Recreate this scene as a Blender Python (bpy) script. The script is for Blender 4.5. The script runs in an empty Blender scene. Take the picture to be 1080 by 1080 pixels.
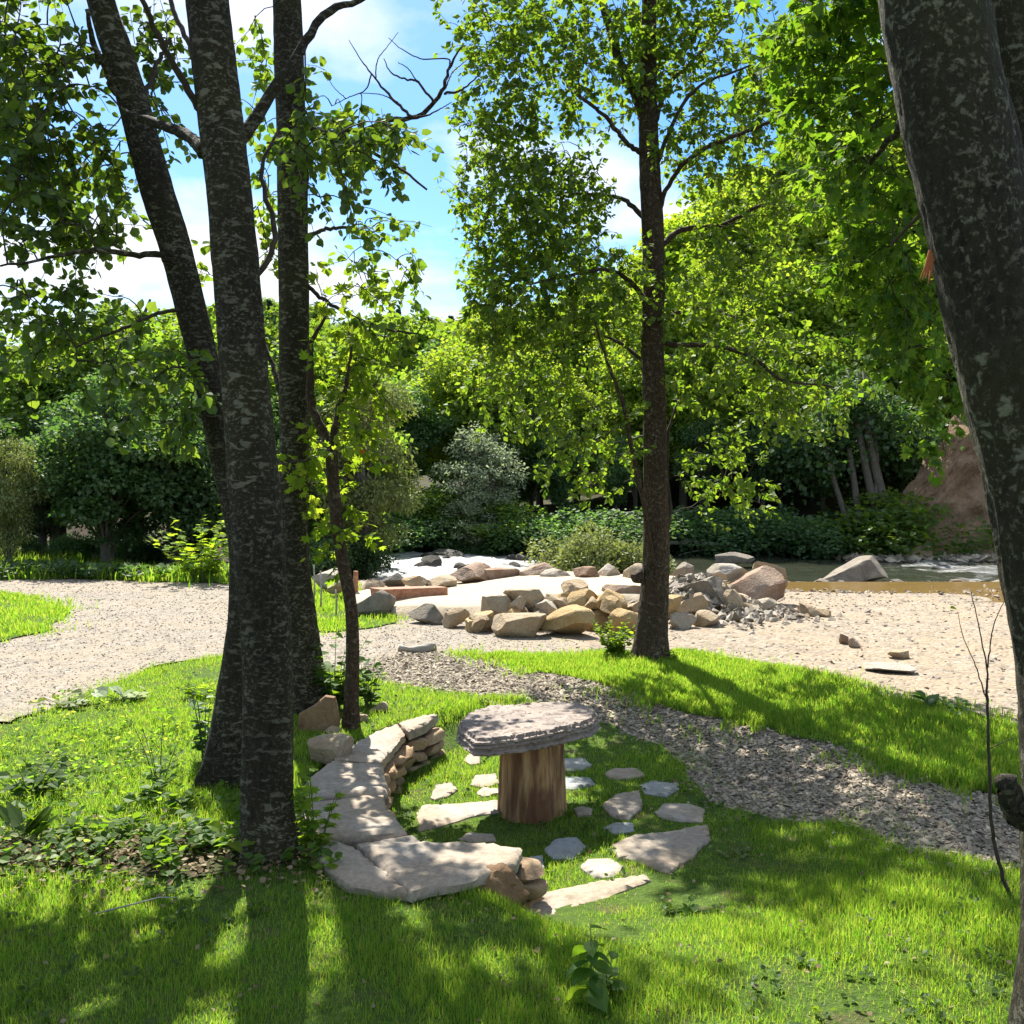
import bpy, bmesh, math, random
import numpy as np
from mathutils import Vector, noise as mnoise
from mathutils.geometry import delaunay_2d_cdt

random.seed(7)
RNG = np.random.default_rng(7)
SC = bpy.context.scene
COL = SC.collection

# ------------------------------------------------------------------ camera, world, sun, exposure
F, CX, CY, YH, CH = 1083.0, 540.0, 540.0, 500.0, 1.6
TH = math.atan((CY - YH) / F)
cam_d = bpy.data.cameras.new('camera')
cam_d.sensor_width = 36.0
cam_d.lens = F / 1080.0 * 36.0
cam_d.clip_start = 0.05
cam_d.clip_end = 2000.0
cam = bpy.data.objects.new('camera', cam_d)
COL.objects.link(cam)
cam.location = (0, 0, CH)
cam.rotation_euler = (math.pi / 2 - TH, 0, 0)
SC.camera = cam

SUN_AZ, SUN_EL = math.radians(-16.0), math.radians(51.0)      # azimuth from +Y towards +X
SUN_V = Vector((math.sin(SUN_AZ) * math.cos(SUN_EL), math.cos(SUN_AZ) * math.cos(SUN_EL), math.sin(SUN_EL)))
sun_d = bpy.data.lights.new('sun', 'SUN')
sun_d.energy = 5.0
sun_d.angle = math.radians(0.5)
sun_d.color = (1.0, 0.95, 0.86)
sun = bpy.data.objects.new('sun', sun_d)
COL.objects.link(sun)
sun.rotation_euler = SUN_V.to_track_quat('Z', 'Y').to_euler()
sun.location = (0, 0, 30)

world = bpy.data.worlds.new('World')
SC.world = world
world.use_nodes = True
wn, wl = world.node_tree.nodes, world.node_tree.links
wn.clear()
w_out = wn.new('ShaderNodeOutputWorld')
w_bg = wn.new('ShaderNodeBackground')
w_bg.inputs['Strength'].default_value = 0.075
sky = wn.new('ShaderNodeTexSky')
sky.sky_type = 'NISHITA'
sky.sun_disc = False
sky.sun_elevation = SUN_EL
sky.sun_rotation = SUN_AZ
sky.air_density = 1.0
sky.dust_density = 0.6
sky.ozone_density = 1.6
wtc = wn.new('ShaderNodeTexCoord')
wsep = wn.new('ShaderNodeSeparateXYZ')
wl.new(wtc.outputs['Generated'], wsep.inputs[0])
wz = wn.new('ShaderNodeMath'); wz.operation = 'ADD'; wz.inputs[1].default_value = 0.22
wl.new(wsep.outputs['Z'], wz.inputs[0])
wdx = wn.new('ShaderNodeMath'); wdx.operation = 'DIVIDE'
wdy = wn.new('ShaderNodeMath'); wdy.operation = 'DIVIDE'
wl.new(wsep.outputs['X'], wdx.inputs[0]); wl.new(wz.outputs[0], wdx.inputs[1])
wl.new(wsep.outputs['Y'], wdy.inputs[0]); wl.new(wz.outputs[0], wdy.inputs[1])
wcm = wn.new('ShaderNodeCombineXYZ')
wl.new(wdx.outputs[0], wcm.inputs[0]); wl.new(wdy.outputs[0], wcm.inputs[1])
wcm.inputs[2].default_value = 3.3
wns = wn.new('ShaderNodeTexNoise')
wns.inputs['Scale'].default_value = 1.5
wns.inputs['Detail'].default_value = 8.0
wns.inputs['Roughness'].default_value = 0.56
wl.new(wcm.outputs[0], wns.inputs['Vector'])
wrp = wn.new('ShaderNodeValToRGB')
wrp.color_ramp.elements[0].position = 0.43
wrp.color_ramp.elements[1].position = 0.60
wl.new(wns.outputs['Fac'], wrp.inputs[0])
whs = wn.new('ShaderNodeHueSaturation')
whs.inputs['Saturation'].default_value = 1.5
wl.new(sky.outputs[0], whs.inputs['Color'])
wmx = wn.new('ShaderNodeMixRGB')
wmx.inputs[2].default_value = (6.2, 6.3, 6.5, 1)
wl.new(wrp.outputs[0], wmx.inputs[0])
wl.new(whs.outputs[0], wmx.inputs[1])
wl.new(wmx.outputs[0], w_bg.inputs['Color'])
wl.new(w_bg.outputs[0], w_out.inputs['Surface'])

SC.view_settings.view_transform = 'Standard'
SC.view_settings.look = 'None'
SC.view_settings.exposure = 1.45
SC.view_settings.gamma = 1.0
SC.view_settings.use_curve_mapping = False
SC.render.engine = 'CYCLES'
SC.cycles.use_denoising = True
SC.cycles.max_bounces = 8
SC.cycles.diffuse_bounces = 4
SC.cycles.transmission_bounces = 6
SC.cycles.glossy_bounces = 3
SC.cycles.sample_clamp_indirect = 6.0
SC.cycles.caustics_reflective = False
SC.cycles.caustics_refractive = False

# ------------------------------------------------------------------ projection helpers
CT, ST = math.cos(TH), math.sin(TH)


def ray(px, py):
    x, y = (px - CX) / F, (CY - py) / F
    return np.array([x, CT + y * ST, -ST + y * CT])


def G(px, py, z=0.0):
    d = ray(px, py)
    t = (z - CH) / d[2]
    return np.array([d[0] * t, d[1] * t, z])


def P(px, py, Y):
    d = ray(px, py)
    t = Y / d[1]
    return np.array([d[0] * t, Y, CH + d[2] * t])


def S(v, a, b):
    t = np.clip((v - a) / (b - a), 0, 1)
    return t * t * (3 - 2 * t)


PC = (0.18, 5.05)                       # centre of the sunken stone circle


def h(x, y):
    x = np.asarray(x, float); y = np.asarray(y, float)
    r = np.hypot((x - 0.35) / 1.10, (y - 5.45) / 1.45)
    right = S(x, -0.1, 0.5)
    z = -0.20 * (1 - S(r, 1.02 - 0.30 * right, 1.22 + 0.5 * right))
    y0 = 15.0 - 4.0 * S(x, -1, 4)
    z = z - 0.46 * S(y, y0, 19.4) * S(x, -9, -5)
    z = z - 0.45 * S(y, 19.0, 21.0) * (1 - S(y, 26.9, 28.3)) * S(x, -8, -5)
    z = z + 0.75 * S(y, 27.0, 29.2)
    slope = 0.03 + 0.27 * S(x, 0, 14)
    z = z + np.clip(y - 28, 0, 30) * slope
    z = z + np.clip(y - 60, 0, 110) * 0.195 * (1 - S(x, 0, 30))
    e = (np.abs((x - 10.9) / 6.4) ** 1.2 + np.abs((y - 15.2) / 2.5) ** 1.2) ** (1 / 1.2) + 0.05 * np.sin(2.3 * x) * np.sin(3.1 * y)
    k = 1 - S(e, 0.45, 1.2)
    z = z * (1 - k) + (-0.43) * k
    z = z + 0.018 * np.sin(x * 1.3 + 0.7 * y) * np.sin(y * 1.1 - 0.4 * x) * S(r, 1.2, 2.2)
    return z


def GT(px, py):
    z = 0.0
    for _ in range(25):
        p = G(px, py, z)
        z = 0.5 * z + 0.5 * float(h(p[0], p[1]))
    p = G(px, py, z)
    return np.array([p[0], p[1], float(h(p[0], p[1]))])


# ------------------------------------------------------------------ object helpers
def tag(o, label=None, cat=None, group=None, kind=None):
    if label: o['label'] = label
    if cat: o['category'] = cat
    if group: o['group'] = group
    if kind: o['kind'] = kind
    return o


def thing(name, label, cat, loc=(0, 0, 0), group=None, rz=0.0):
    o = bpy.data.objects.new(name, None)
    o.empty_display_size = 0.1
    COL.objects.link(o)
    o.location = [float(c) for c in loc]
    o.rotation_euler = (0, 0, rz)
    return tag(o, label, cat, group)


def mesh_np(name, verts, faces, mat, parent=None, smooth=False, sharp=None):
    """faces: list of (M,k) int arrays; verts are world coordinates, made local to an unrotated parent."""
    verts = np.asarray(verts, np.float32).reshape(-1, 3)
    if parent is not None:
        verts = verts - np.array(parent.location, np.float32)
    me = bpy.data.meshes.new(name)
    faces = [np.asarray(f, np.int32) for f in faces if len(f)]
    nl = sum(f.size for f in faces); nf = sum(len(f) for f in faces)
    me.vertices.add(len(verts)); me.vertices.foreach_set('co', verts.ravel())
    me.loops.add(nl); me.polygons.add(nf)
    me.loops.foreach_set('vertex_index', np.concatenate([f.ravel() for f in faces]))
    tot = np.concatenate([np.full(len(f), f.shape[1], np.int32) for f in faces])
    me.polygons.foreach_set('loop_start', np.concatenate([[0], np.cumsum(tot)[:-1]]).astype(np.int32))
    me.polygons.foreach_set('use_smooth', np.full(nf, smooth, bool))
    me.update(calc_edges=True)
    me.validate()
    if sharp is not None and smooth:
        me.set_sharp_from_angle(angle=math.radians(sharp))
    me.materials.append(mat)
    o = bpy.data.objects.new(name, me)
    COL.objects.link(o)
    if parent is not None:
        o.parent = parent
    return o


class MB:
    def __init__(s):
        s.v, s.f, s.n = [], {}, 0

    def add(s, v, *fs):
        v = np.asarray(v, float).reshape(-1, 3)
        for f in fs:
            f = np.asarray(f, np.int64)
            if f.ndim == 1: f = f[None]
            s.f.setdefault(f.shape[1], []).append(f + s.n)
        s.v.append(v); s.n += len(v)

    def tube(s, pts, rad, sides=6, jit=0.0, cap=True):
        pts = np.asarray(pts, float); n = len(pts)
        rad = np.broadcast_to(np.asarray(rad, float), (n,))
        tan = np.gradient(pts, axis=0)
        tan /= np.linalg.norm(tan, axis=1)[:, None] + 1e-9
        ref = np.array([1.0, 0.13, 0.05]) if abs(tan[0][0]) < 0.8 else np.array([0.05, 0.13, 1.0])
        u = np.cross(tan, ref); u /= np.linalg.norm(u, axis=1)[:, None] + 1e-9
        w = np.cross(tan, u)
        a = np.linspace(0, 2 * np.pi, sides, endpoint=False)
        R = rad[:, None] * (1 + (RNG.normal(0, jit, (n, sides)) if jit else 0))
        v = pts[:, None, :] + R[..., None] * (np.cos(a)[None, :, None] * u[:, None, :] + np.sin(a)[None, :, None] * w[:, None, :])
        i = np.arange(n - 1)[:, None] * sides; j = np.arange(sides)[None]; k = (j + 1) % sides
        q = np.stack([i + j, i + k, i + sides + k, i + sides + j], -1).reshape(-1, 4)
        s.add(v, q)
        if cap:
            b = s.n - n * sides
            s.f.setdefault(sides, []).append((b + np.arange(sides)[::-1])[None])
            s.f.setdefault(sides, []).append((b + (n - 1) * sides + np.arange(sides))[None])

    def build(s, name, mat, parent=None, smooth=False, sharp=None):
        return mesh_np(name, np.concatenate(s.v), [np.concatenate(f) for f in s.f.values()], mat, parent, smooth, sharp)


def smooth_path(pts, n, rad=None):
    """Catmull-Rom through pts, n samples; radii interpolated too."""
    pts = np.asarray(pts, float)
    P_ = np.vstack([2 * pts[0] - pts[1], pts, 2 * pts[-1] - pts[-2]])
    t = np.linspace(0, len(pts) - 1 - 1e-6, n)
    i = t.astype(int); f = (t - i)[:, None]
    a, b, c, d = P_[i], P_[i + 1], P_[i + 2], P_[i + 3]
    out = 0.5 * (2 * b + (c - a) * f + (2 * a - 5 * b + 4 * c - d) * f ** 2 + (3 * b - a - 3 * c + d) * f ** 3)
    if rad is None: return out
    return out, np.interp(t, np.arange(len(pts)), rad)


def unit(v):
    return v / (np.linalg.norm(v, axis=-1, keepdims=True) + 1e-9)


LEAF = {
    'oval': (np.array([[0, 0, 0], [.30, .44, .10], [.68, .36, .07], [1, 0, -.06], [.68, -.36, .07], [.30, -.44, .10]]), [[0, 3, 2, 1], [0, 5, 4, 3]]),
    'big': (np.array([[0, 0, 0], [.14, .20, .05], [.30, .34, .08], [.50, .36, .07], [.70, .25, .02], [.86, .11, -.06], [1, 0, -.14], [.86, -.11, -.06], [.70, -.25, .02], [.50, -.36, .07], [.30, -.34, .08], [.14, -.20, .05], [.30, 0, .0], [.62, 0, -.02]]),
            [[0, 12, 2, 1], [12, 13, 3, 2], [13, 5, 4, 3], [0, 11, 10, 12], [12, 10, 9, 13], [13, 9, 8, 7], [13, 7, 6, 5]]),
    'diamond': (np.array([[0, 0, 0], [.42, .5, .05], [1, 0, 0], [.42, -.5, .05]]), [[0, 3, 2, 1]]),
    'narrow': (np.array([[0, 0, 0], [.45, .22, .02], [1, 0, 0], [.45, -.22, .02]]), [[0, 3, 2, 1]]),
    'maple': (np.array([[0, 0, 0], [.10, .30, .03], [.34, .56, .0], [.40, .30, .05], [.74, .46, -.02], [.66, .17, .04], [1.0, 0, -.08],
                        [.66, -.17, .04], [.74, -.46, -.02], [.40, -.30, .05], [.34, -.56, .0], [.10, -.30, .03]]),
              [[0, 6, 5, 4, 3, 2, 1], [0, 11, 10, 9, 8, 7, 6]]),
}


def leaves(mb, pos, dirv, nrm, length, shape='oval', wid=1.0):
    T, fs = LEAF[shape]
    N = len(pos)
    d = unit(dirv); s = unit(np.cross(nrm, d)); n = np.cross(d, s)
    L = np.broadcast_to(np.asarray(length, float), (N,))[:, None, None]
    v = pos[:, None, :] + L * (T[None, :, 0:1] * d[:, None] + wid * T[None, :, 1:2] * s[:, None] + T[None, :, 2:3] * n[:, None])
    k = len(T)
    off = (np.arange(N) * k)[:, None, None]
    f = (np.asarray(fs)[None] + off).reshape(-1, len(fs[0]))
    mb.add(v, f)


# ------------------------------------------------------------------ materials
def new_mat(name):
    m = bpy.data.materials.new(name); m.use_nodes = True
    nt = m.node_tree; nt.nodes.clear()
    out = nt.nodes.new('ShaderNodeOutputMaterial')
    return m, nt, out


def nd(nt, t, **kw):
    n = nt.nodes.new(t)
    for k, v in kw.items():
        if k in n.inputs: n.inputs[k].default_value = v
        else: setattr(n, k, v)
    return n


def ramp(nt, fac, stops):
    r = nt.nodes.new('ShaderNodeValToRGB')
    e = r.color_ramp.elements
    while len(e) < len(stops): e.new(0.5)
    for i, (p, c) in enumerate(stops):
        e[i].position = p
        e[i].color = (c[0], c[1], c[2], 1) if hasattr(c, '__len__') else (c, c, c, 1)
    nt.links.new(fac, r.inputs[0])
    return r.outputs[0]


def coords(nt, scale=(1, 1, 1), kind='Object'):
    tc = nt.nodes.new('ShaderNodeTexCoord')
    mp = nt.nodes.new('ShaderNodeMapping')
    mp.inputs['Scale'].default_value = scale
    nt.links.new(tc.outputs[kind], mp.inputs[0])
    return mp.outputs[0]


def tex(nt, vec, scale, detail=4, rough=0.55, dist=0.0):
    n = nd(nt, 'ShaderNodeTexNoise', Scale=scale, Detail=detail, Roughness=rough, Distortion=dist)
    nt.links.new(vec, n.inputs['Vector'])
    return n.outputs['Fac']


def mix(nt, fac, a, b, mode='MIX'):
    m = nt.nodes.new('ShaderNodeMixRGB'); m.blend_type = mode
    for i, x in enumerate((fac, a, b)):
        if isinstance(x, bpy.types.NodeSocket): nt.links.new(x, m.inputs[i])
        elif i == 0: m.inputs[0].default_value = x
        else: m.inputs[i].default_value = (*x, 1)
    return m.outputs[0]


def leaf_mat(name, c1, c2, t1, t2, trans=0.5, gloss=0.06, var=0.25):
    """two-sided leaf: reflect colours c1..c2, transmit colours t1..t2, varied per leaf and per plant."""
    m, nt, out = new_mat(name)
    geo = nt.nodes.new('ShaderNodeNewGeometry')
    oi = nt.nodes.new('ShaderNodeObjectInfo')
    col = ramp(nt, geo.outputs['Random Per Island'], [(0, c1), (1, c2)])
    tcol = ramp(nt, geo.outputs['Random Per Island'], [(0, t1), (1, t2)])
    mr = nd(nt, 'ShaderNodeMapRange'); mr.inputs['To Min'].default_value = 1 - var; mr.inputs['To Max'].default_value = 1 + var
    nt.links.new(oi.outputs['Random'], mr.inputs['Value'])
    hs = []
    for c in (col, tcol):
        q = nt.nodes.new('ShaderNodeHueSaturation')
        nt.links.new(c, q.inputs['Color']); nt.links.new(mr.outputs[0], q.inputs['Value'])
        hs.append(q.outputs[0])
    d = nt.nodes.new('ShaderNodeBsdfDiffuse'); nt.links.new(hs[0], d.inputs[0])
    t = nt.nodes.new('ShaderNodeBsdfTranslucent'); nt.links.new(hs[1], t.inputs[0])
    g = nd(nt, 'ShaderNodeBsdfGlossy', Roughness=0.55); g.inputs[0].default_value = (0.55, 0.6, 0.5, 1)
    a = nd(nt, 'ShaderNodeMixShader', Fac=trans); nt.links.new(d.outputs[0], a.inputs[1]); nt.links.new(t.outputs[0], a.inputs[2])
    b = nd(nt, 'ShaderNodeMixShader', Fac=gloss); nt.links.new(a.outputs[0], b.inputs[1]); nt.links.new(g.outputs[0], b.inputs[2])
    nt.links.new(b.outputs[0], out.inputs[0])
    return m


def surf_mat(name, build, rough=0.85, bump=0.3, bdist=0.02, spec=0.3):
    """build(nt) -> (colour socket, height socket)"""
    m, nt, out = new_mat(name)
    p = nd(nt, 'ShaderNodeBsdfPrincipled', Roughness=rough)
    p.inputs['Specular IOR Level'].default_value = spec
    c, hgt = build(nt)
    nt.links.new(c, p.inputs['Base Color'])
    if hgt is not None:
        b = nd(nt, 'ShaderNodeBump', Strength=bump, Distance=bdist)
        nt.links.new(hgt, b.inputs['Height']); nt.links.new(b.outputs[0], p.inputs['Normal'])
    nt.links.new(p.outputs[0], out.inputs[0])
    return m


def bark(dark, mid, lichen, sx=16, sz=34, cover=0.56, moss=None):
    def b(nt):
        v = coords(nt, (sx, sx, sz))
        n1 = tex(nt, v, 1.0, 5, 0.6, 0.4)
        v2 = coords(nt, (60, 60, 22))
        n2 = tex(nt, v2, 1.0, 6, 0.65)
        v3 = coords(nt, (2.2, 2.2, 1.2))
        n3 = tex(nt, v3, 1.0, 3)
        base = ramp(nt, n2, [(0.3, dark), (0.7, mid)])
        if moss: base = mix(nt, ramp(nt, n3, [(0.45, 0), (0.65, 0.8)]), base, moss)
        f = ramp(nt, n1, [(cover, 0), (cover + 0.07, 1)])
        thin = ramp(nt, n3, [(0.35, 0.25), (0.62, 1)])
        f = mix(nt, 1.0, f, thin, 'MULTIPLY')
        n4 = tex(nt, coords(nt, (sx * 3.4, sx * 3.4, sz * 2.0)), 1.0, 4, 0.6, 0.3)
        f2 = mix(nt, 1.0, ramp(nt, n4, [(0.54, 0), (0.64, 0.75)]), ramp(nt, tex(nt, coords(nt, (5, 5, 2.6)), 1.0, 3), [(0.38, 0.2), (0.6, 1)]), 'MULTIPLY')
        base = mix(nt, f2, base, [x * 0.75 for x in lichen])
        c = mix(nt, f, base, mix(nt, n2, lichen, [x * 0.55 for x in lichen]))
        hh = mix(nt, 0.4, n2, n1)
        return c, hh
    return b


def rock_b(cols, speck=0.35, scale=4.0, layer=0.0):
    def b(nt):
        oi = nt.nodes.new('ShaderNodeObjectInfo')
        v = coords(nt, (scale, scale, scale * (1 + layer)))
        ad = nt.nodes.new('ShaderNodeVectorMath'); ad.operation = 'ADD'
        cm = nt.nodes.new('ShaderNodeCombineXYZ')
        ml = nd(nt, 'ShaderNodeMath', operation='MULTIPLY'); ml.inputs[1].default_value = 37.0
        nt.links.new(oi.outputs['Random'], ml.inputs[0])
        for i in range(3): nt.links.new(ml.outputs[0], cm.inputs[i])
        nt.links.new(v, ad.inputs[0]); nt.links.new(cm.outputs[0], ad.inputs[1])
        v = ad.outputs[0]
        n1 = tex(nt, v, 1.0, 5, 0.6, 0.6)
        n2 = tex(nt, v, 9.0, 4, 0.7)
        n3 = tex(nt, v, 0.45, 2)
        c = ramp(nt, n1, [(0.28, cols[0]), (0.5, cols[1]), (0.72, cols[2])])
        c = mix(nt, ramp(nt, n3, [(0.4, 0), (0.62, 0.6)]), c, cols[3])
        c = mix(nt, speck, c, ramp(nt, n2, [(0.3, [0.35] * 3), (0.7, [1.15] * 3)]), 'MULTIPLY')
        return c, mix(nt, 0.5, n1, n2)
    return b


M = {}
M['bark'] = surf_mat('bark', bark((0.008, 0.006, 0.0035), (0.036, 0.028, 0.015), (0.24, 0.225, 0.16), 17, 40, 0.55, (0.040, 0.036, 0.011)), 0.9, 1.0, 0.035)
M['bark_brown'] = surf_mat('bark_brown', bark((0.018, 0.011, 0.006), (0.075, 0.047, 0.026), (0.24, 0.20, 0.13), 22, 30, 0.575), 0.9, 1.0, 0.03)
M['bark_moss'] = surf_mat('bark_moss', bark((0.010, 0.008, 0.0045), (0.040, 0.034, 0.019), (0.25, 0.24, 0.165), 20, 28, 0.59, (0.036, 0.034, 0.013)), 0.9, 1.0, 0.03)
M['bark_far'] = surf_mat('bark_far', bark((0.05, 0.045, 0.035), (0.14, 0.12, 0.09), (0.25, 0.24, 0.2), 6, 5, 0.6), 0.9, 0.5, 0.02)
M['twig'] = surf_mat('twig', bark((0.03, 0.022, 0.016), (0.07, 0.05, 0.035), (0.12, 0.11, 0.09), 20, 20, 0.62), 0.9, 0.0)
M['leaf_alder'] = leaf_mat('leaf_alder', (0.03, 0.07, 0.016), (0.07, 0.12, 0.03), (0.14, 0.29, 0.012), (0.30, 0.42, 0.03), 0.45, 0.07)
M['leaf_wood'] = leaf_mat('leaf_wood', (0.05, 0.11, 0.018), (0.10, 0.16, 0.03), (0.20, 0.38, 0.02), (0.36, 0.48, 0.03), 0.48, 0.05)
M['leaf_birch'] = leaf_mat('leaf_birch', (0.042, 0.10, 0.018), (0.095, 0.15, 0.03), (0.19, 0.38, 0.012), (0.40, 0.54, 0.03), 0.5, 0.05)
M['leaf_maple'] = leaf_mat('leaf_maple', (0.03, 0.075, 0.014), (0.07, 0.125, 0.022), (0.12, 0.26, 0.01), (0.28, 0.42, 0.02), 0.5, 0.035)
M['leaf_bright'] = leaf_mat('leaf_bright', (0.08, 0.16, 0.016), (0.13, 0.20, 0.03), (0.32, 0.54, 0.02), (0.52, 0.64, 0.035), 0.55, 0.02)
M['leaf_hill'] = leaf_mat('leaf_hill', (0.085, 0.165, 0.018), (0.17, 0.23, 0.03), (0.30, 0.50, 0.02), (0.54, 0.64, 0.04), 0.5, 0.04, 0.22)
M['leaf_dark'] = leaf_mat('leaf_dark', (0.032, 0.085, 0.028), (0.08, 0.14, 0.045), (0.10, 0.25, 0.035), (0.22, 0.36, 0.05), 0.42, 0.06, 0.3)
M['leaf_conifer'] = leaf_mat('leaf_conifer', (0.05, 0.10, 0.06), (0.085, 0.15, 0.085), (0.08, 0.15, 0.06), (0.11, 0.2, 0.08), 0.3, 0.04, 0.2)
M['leaf_silver'] = leaf_mat('leaf_silver', (0.24, 0.31, 0.17), (0.40, 0.46, 0.30), (0.30, 0.38, 0.16), (0.42, 0.48, 0.24), 0.4, 0.05, 0.15)
M['leaf_olive'] = leaf_mat('leaf_olive', (0.09, 0.12, 0.035), (0.17, 0.20, 0.07), (0.2, 0.26, 0.04), (0.3, 0.34, 0.07), 0.35, 0.05, 0.15)
M['grass'] = leaf_mat('grass', (0.045, 0.125, 0.012), (0.155, 0.20, 0.04), (0.19, 0.50, 0.012), (0.56, 0.65, 0.07), 0.52, 0.02, 0.0)
M['dead_leaf'] = leaf_mat('dead_leaf', (0.10, 0.06, 0.03), (0.28, 0.21, 0.13), (0.1, 0.05, 0.02), (0.2, 0.13, 0.06), 0.2, 0.04, 0.0)
M['stem'] = surf_mat('stem', lambda nt: (ramp(nt, tex(nt, coords(nt, (9, 9, 9)), 1), [(0.3, (0.06, 0.09, 0.025)), (0.7, (0.13, 0.15, 0.05))]), None), 0.7)

TAN = [(0.24, 0.175, 0.105), (0.38, 0.30, 0.20), (0.47, 0.40, 0.30), (0.40, 0.28, 0.15)]
OCH = [(0.27, 0.175, 0.08), (0.42, 0.30, 0.145), (0.49, 0.39, 0.235), (0.45, 0.30, 0.12)]
GRY = [(0.13, 0.115, 0.09), (0.24, 0.21, 0.165), (0.34, 0.30, 0.24), (0.22, 0.18, 0.13)]
RED = [(0.17, 0.095, 0.058), (0.28, 0.175, 0.11), (0.37, 0.265, 0.185), (0.42, 0.34, 0.26)]
PAL = [(0.28, 0.245, 0.19), (0.39, 0.35, 0.285), (0.46, 0.42, 0.36), (0.37, 0.29, 0.20)]
WET = [(0.05, 0.045, 0.04), (0.10, 0.09, 0.075), (0.17, 0.15, 0.12), (0.08, 0.08, 0.06)]
for k, c in dict(tan=TAN, ochre=OCH, grey=GRY, red=RED, pale=PAL, wet=WET).items():
    M['rock_' + k] = surf_mat('rock_' + k, rock_b(c), 0.85, 1.0, 0.05)
M['rock_brown'] = surf_mat('rock_brown', rock_b([(0.12, 0.065, 0.03), (0.24, 0.15, 0.075), (0.34, 0.24, 0.14), (0.20, 0.11, 0.05)], 0.4, 6.0), 0.85, 0.8, 0.02)
M['flag'] = surf_mat('flag', rock_b([(0.26, 0.22, 0.17), (0.36, 0.31, 0.25), (0.43, 0.385, 0.32), (0.34, 0.25, 0.16)], 0.6, 4.0), 0.8, 0.8, 0.012)
M['flag_blue'] = surf_mat('flag_blue', rock_b([(0.23, 0.25, 0.25), (0.30, 0.32, 0.32), (0.37, 0.385, 0.38), (0.27, 0.26, 0.21)], 0.55, 4.0), 0.8, 0.8, 0.012)
M['wall_stone'] = surf_mat('wall_stone', rock_b([(0.22, 0.14, 0.08), (0.36, 0.25, 0.15), (0.46, 0.36, 0.24), (0.36, 0.22, 0.11)], 0.4, 7.0), 0.85, 0.5, 0.015)
M['slate'] = surf_mat('slate', rock_b([(0.15, 0.122, 0.105), (0.25, 0.205, 0.175), (0.34, 0.285, 0.25), (0.29, 0.225, 0.175)], 0.5, 6.0, 3.0), 0.75, 0.5, 0.02)
M['dry_soil'] = surf_mat('dry_soil', rock_b([(0.07, 0.05, 0.03), (0.12, 0.085, 0.055), (0.17, 0.13, 0.09), (0.09, 0.065, 0.04)], 0.4, 12.0), 0.95, 0.8, 0.02)


def stump_b(nt):
    v = coords(nt, (26, 26, 2.2))
    n1 = tex(nt, v, 1.0, 5, 0.62, 0.3)
    n2 = tex(nt, coords(nt, (5, 5, 1.2)), 1.0, 4, 0.6, 0.8)
    c = ramp(nt, n1, [(0.30, (0.10, 0.048, 0.02)), (0.46, (0.36, 0.205, 0.085)), (0.70, (0.58, 0.39, 0.19))])
    c = mix(nt, ramp(nt, n2, [(0.45, 0), (0.58, 0.8)]), c, (0.10, 0.035, 0.018))
    return c, n1


M['stump'] = surf_mat('stump', stump_b, 0.8, 0.8, 0.02)


def plank_b(cols):
    def b(nt):
        n1 = tex(nt, coords(nt, (1.5, 22, 22)), 1.0, 5, 0.6, 0.2)
        return ramp(nt, n1, [(0.3, cols[0]), (0.7, cols[1])]), n1
    return b


M['plank'] = surf_mat('plank', plank_b([(0.20, 0.085, 0.045), (0.40, 0.21, 0.13)]), 0.75, 0.4, 0.01)
M['driftwood'] = surf_mat('driftwood', plank_b([(0.22, 0.20, 0.17), (0.42, 0.39, 0.34)]), 0.85, 0.5, 0.01)
M['splinter'] = surf_mat('splinter', plank_b([(0.22, 0.06, 0.02), (0.45, 0.15, 0.05)]), 0.8, 0.4, 0.01)


def soil_b(nt):
    v = coords(nt, (1, 1, 1))
    n1 = tex(nt, v, 1.6, 5); n2 = tex(nt, v, 28, 5, 0.7)
    c = ramp(nt, n2, [(0.3, (0.016, 0.011, 0.006)), (0.55, (0.042, 0.029, 0.017)), (0.78, (0.085, 0.062, 0.038))])
    return mix(nt, ramp(nt, n1, [(0.42, 0), (0.6, 0.6)]), c, (0.05, 0.075, 0.02)), n2


M['soil'] = surf_mat('soil', soil_b, 0.95, 0.8, 0.03, 0.15)


def lawn_b(nt):
    v = coords(nt, (1, 1, 1))
    n1 = tex(nt, v, 0.9, 4); n2 = tex(nt, v, 40, 5, 0.7); n3 = tex(nt, v, 5, 4)
    g = ramp(nt, n2, [(0.25, (0.035, 0.065, 0.012)), (0.62, (0.085, 0.14, 0.025)), (0.78, (0.15, 0.145, 0.06))])
    s = ramp(nt, n2, [(0.25, (0.05, 0.036, 0.02)), (0.75, (0.17, 0.13, 0.08))])
    return mix(nt, ramp(nt, n3, [(0.56, 0.0), (0.72, 0.8)]), g, s), n2


M['lawn'] = surf_mat('lawn', lawn_b, 0.95, 0.9, 0.03, 0.1)


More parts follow.
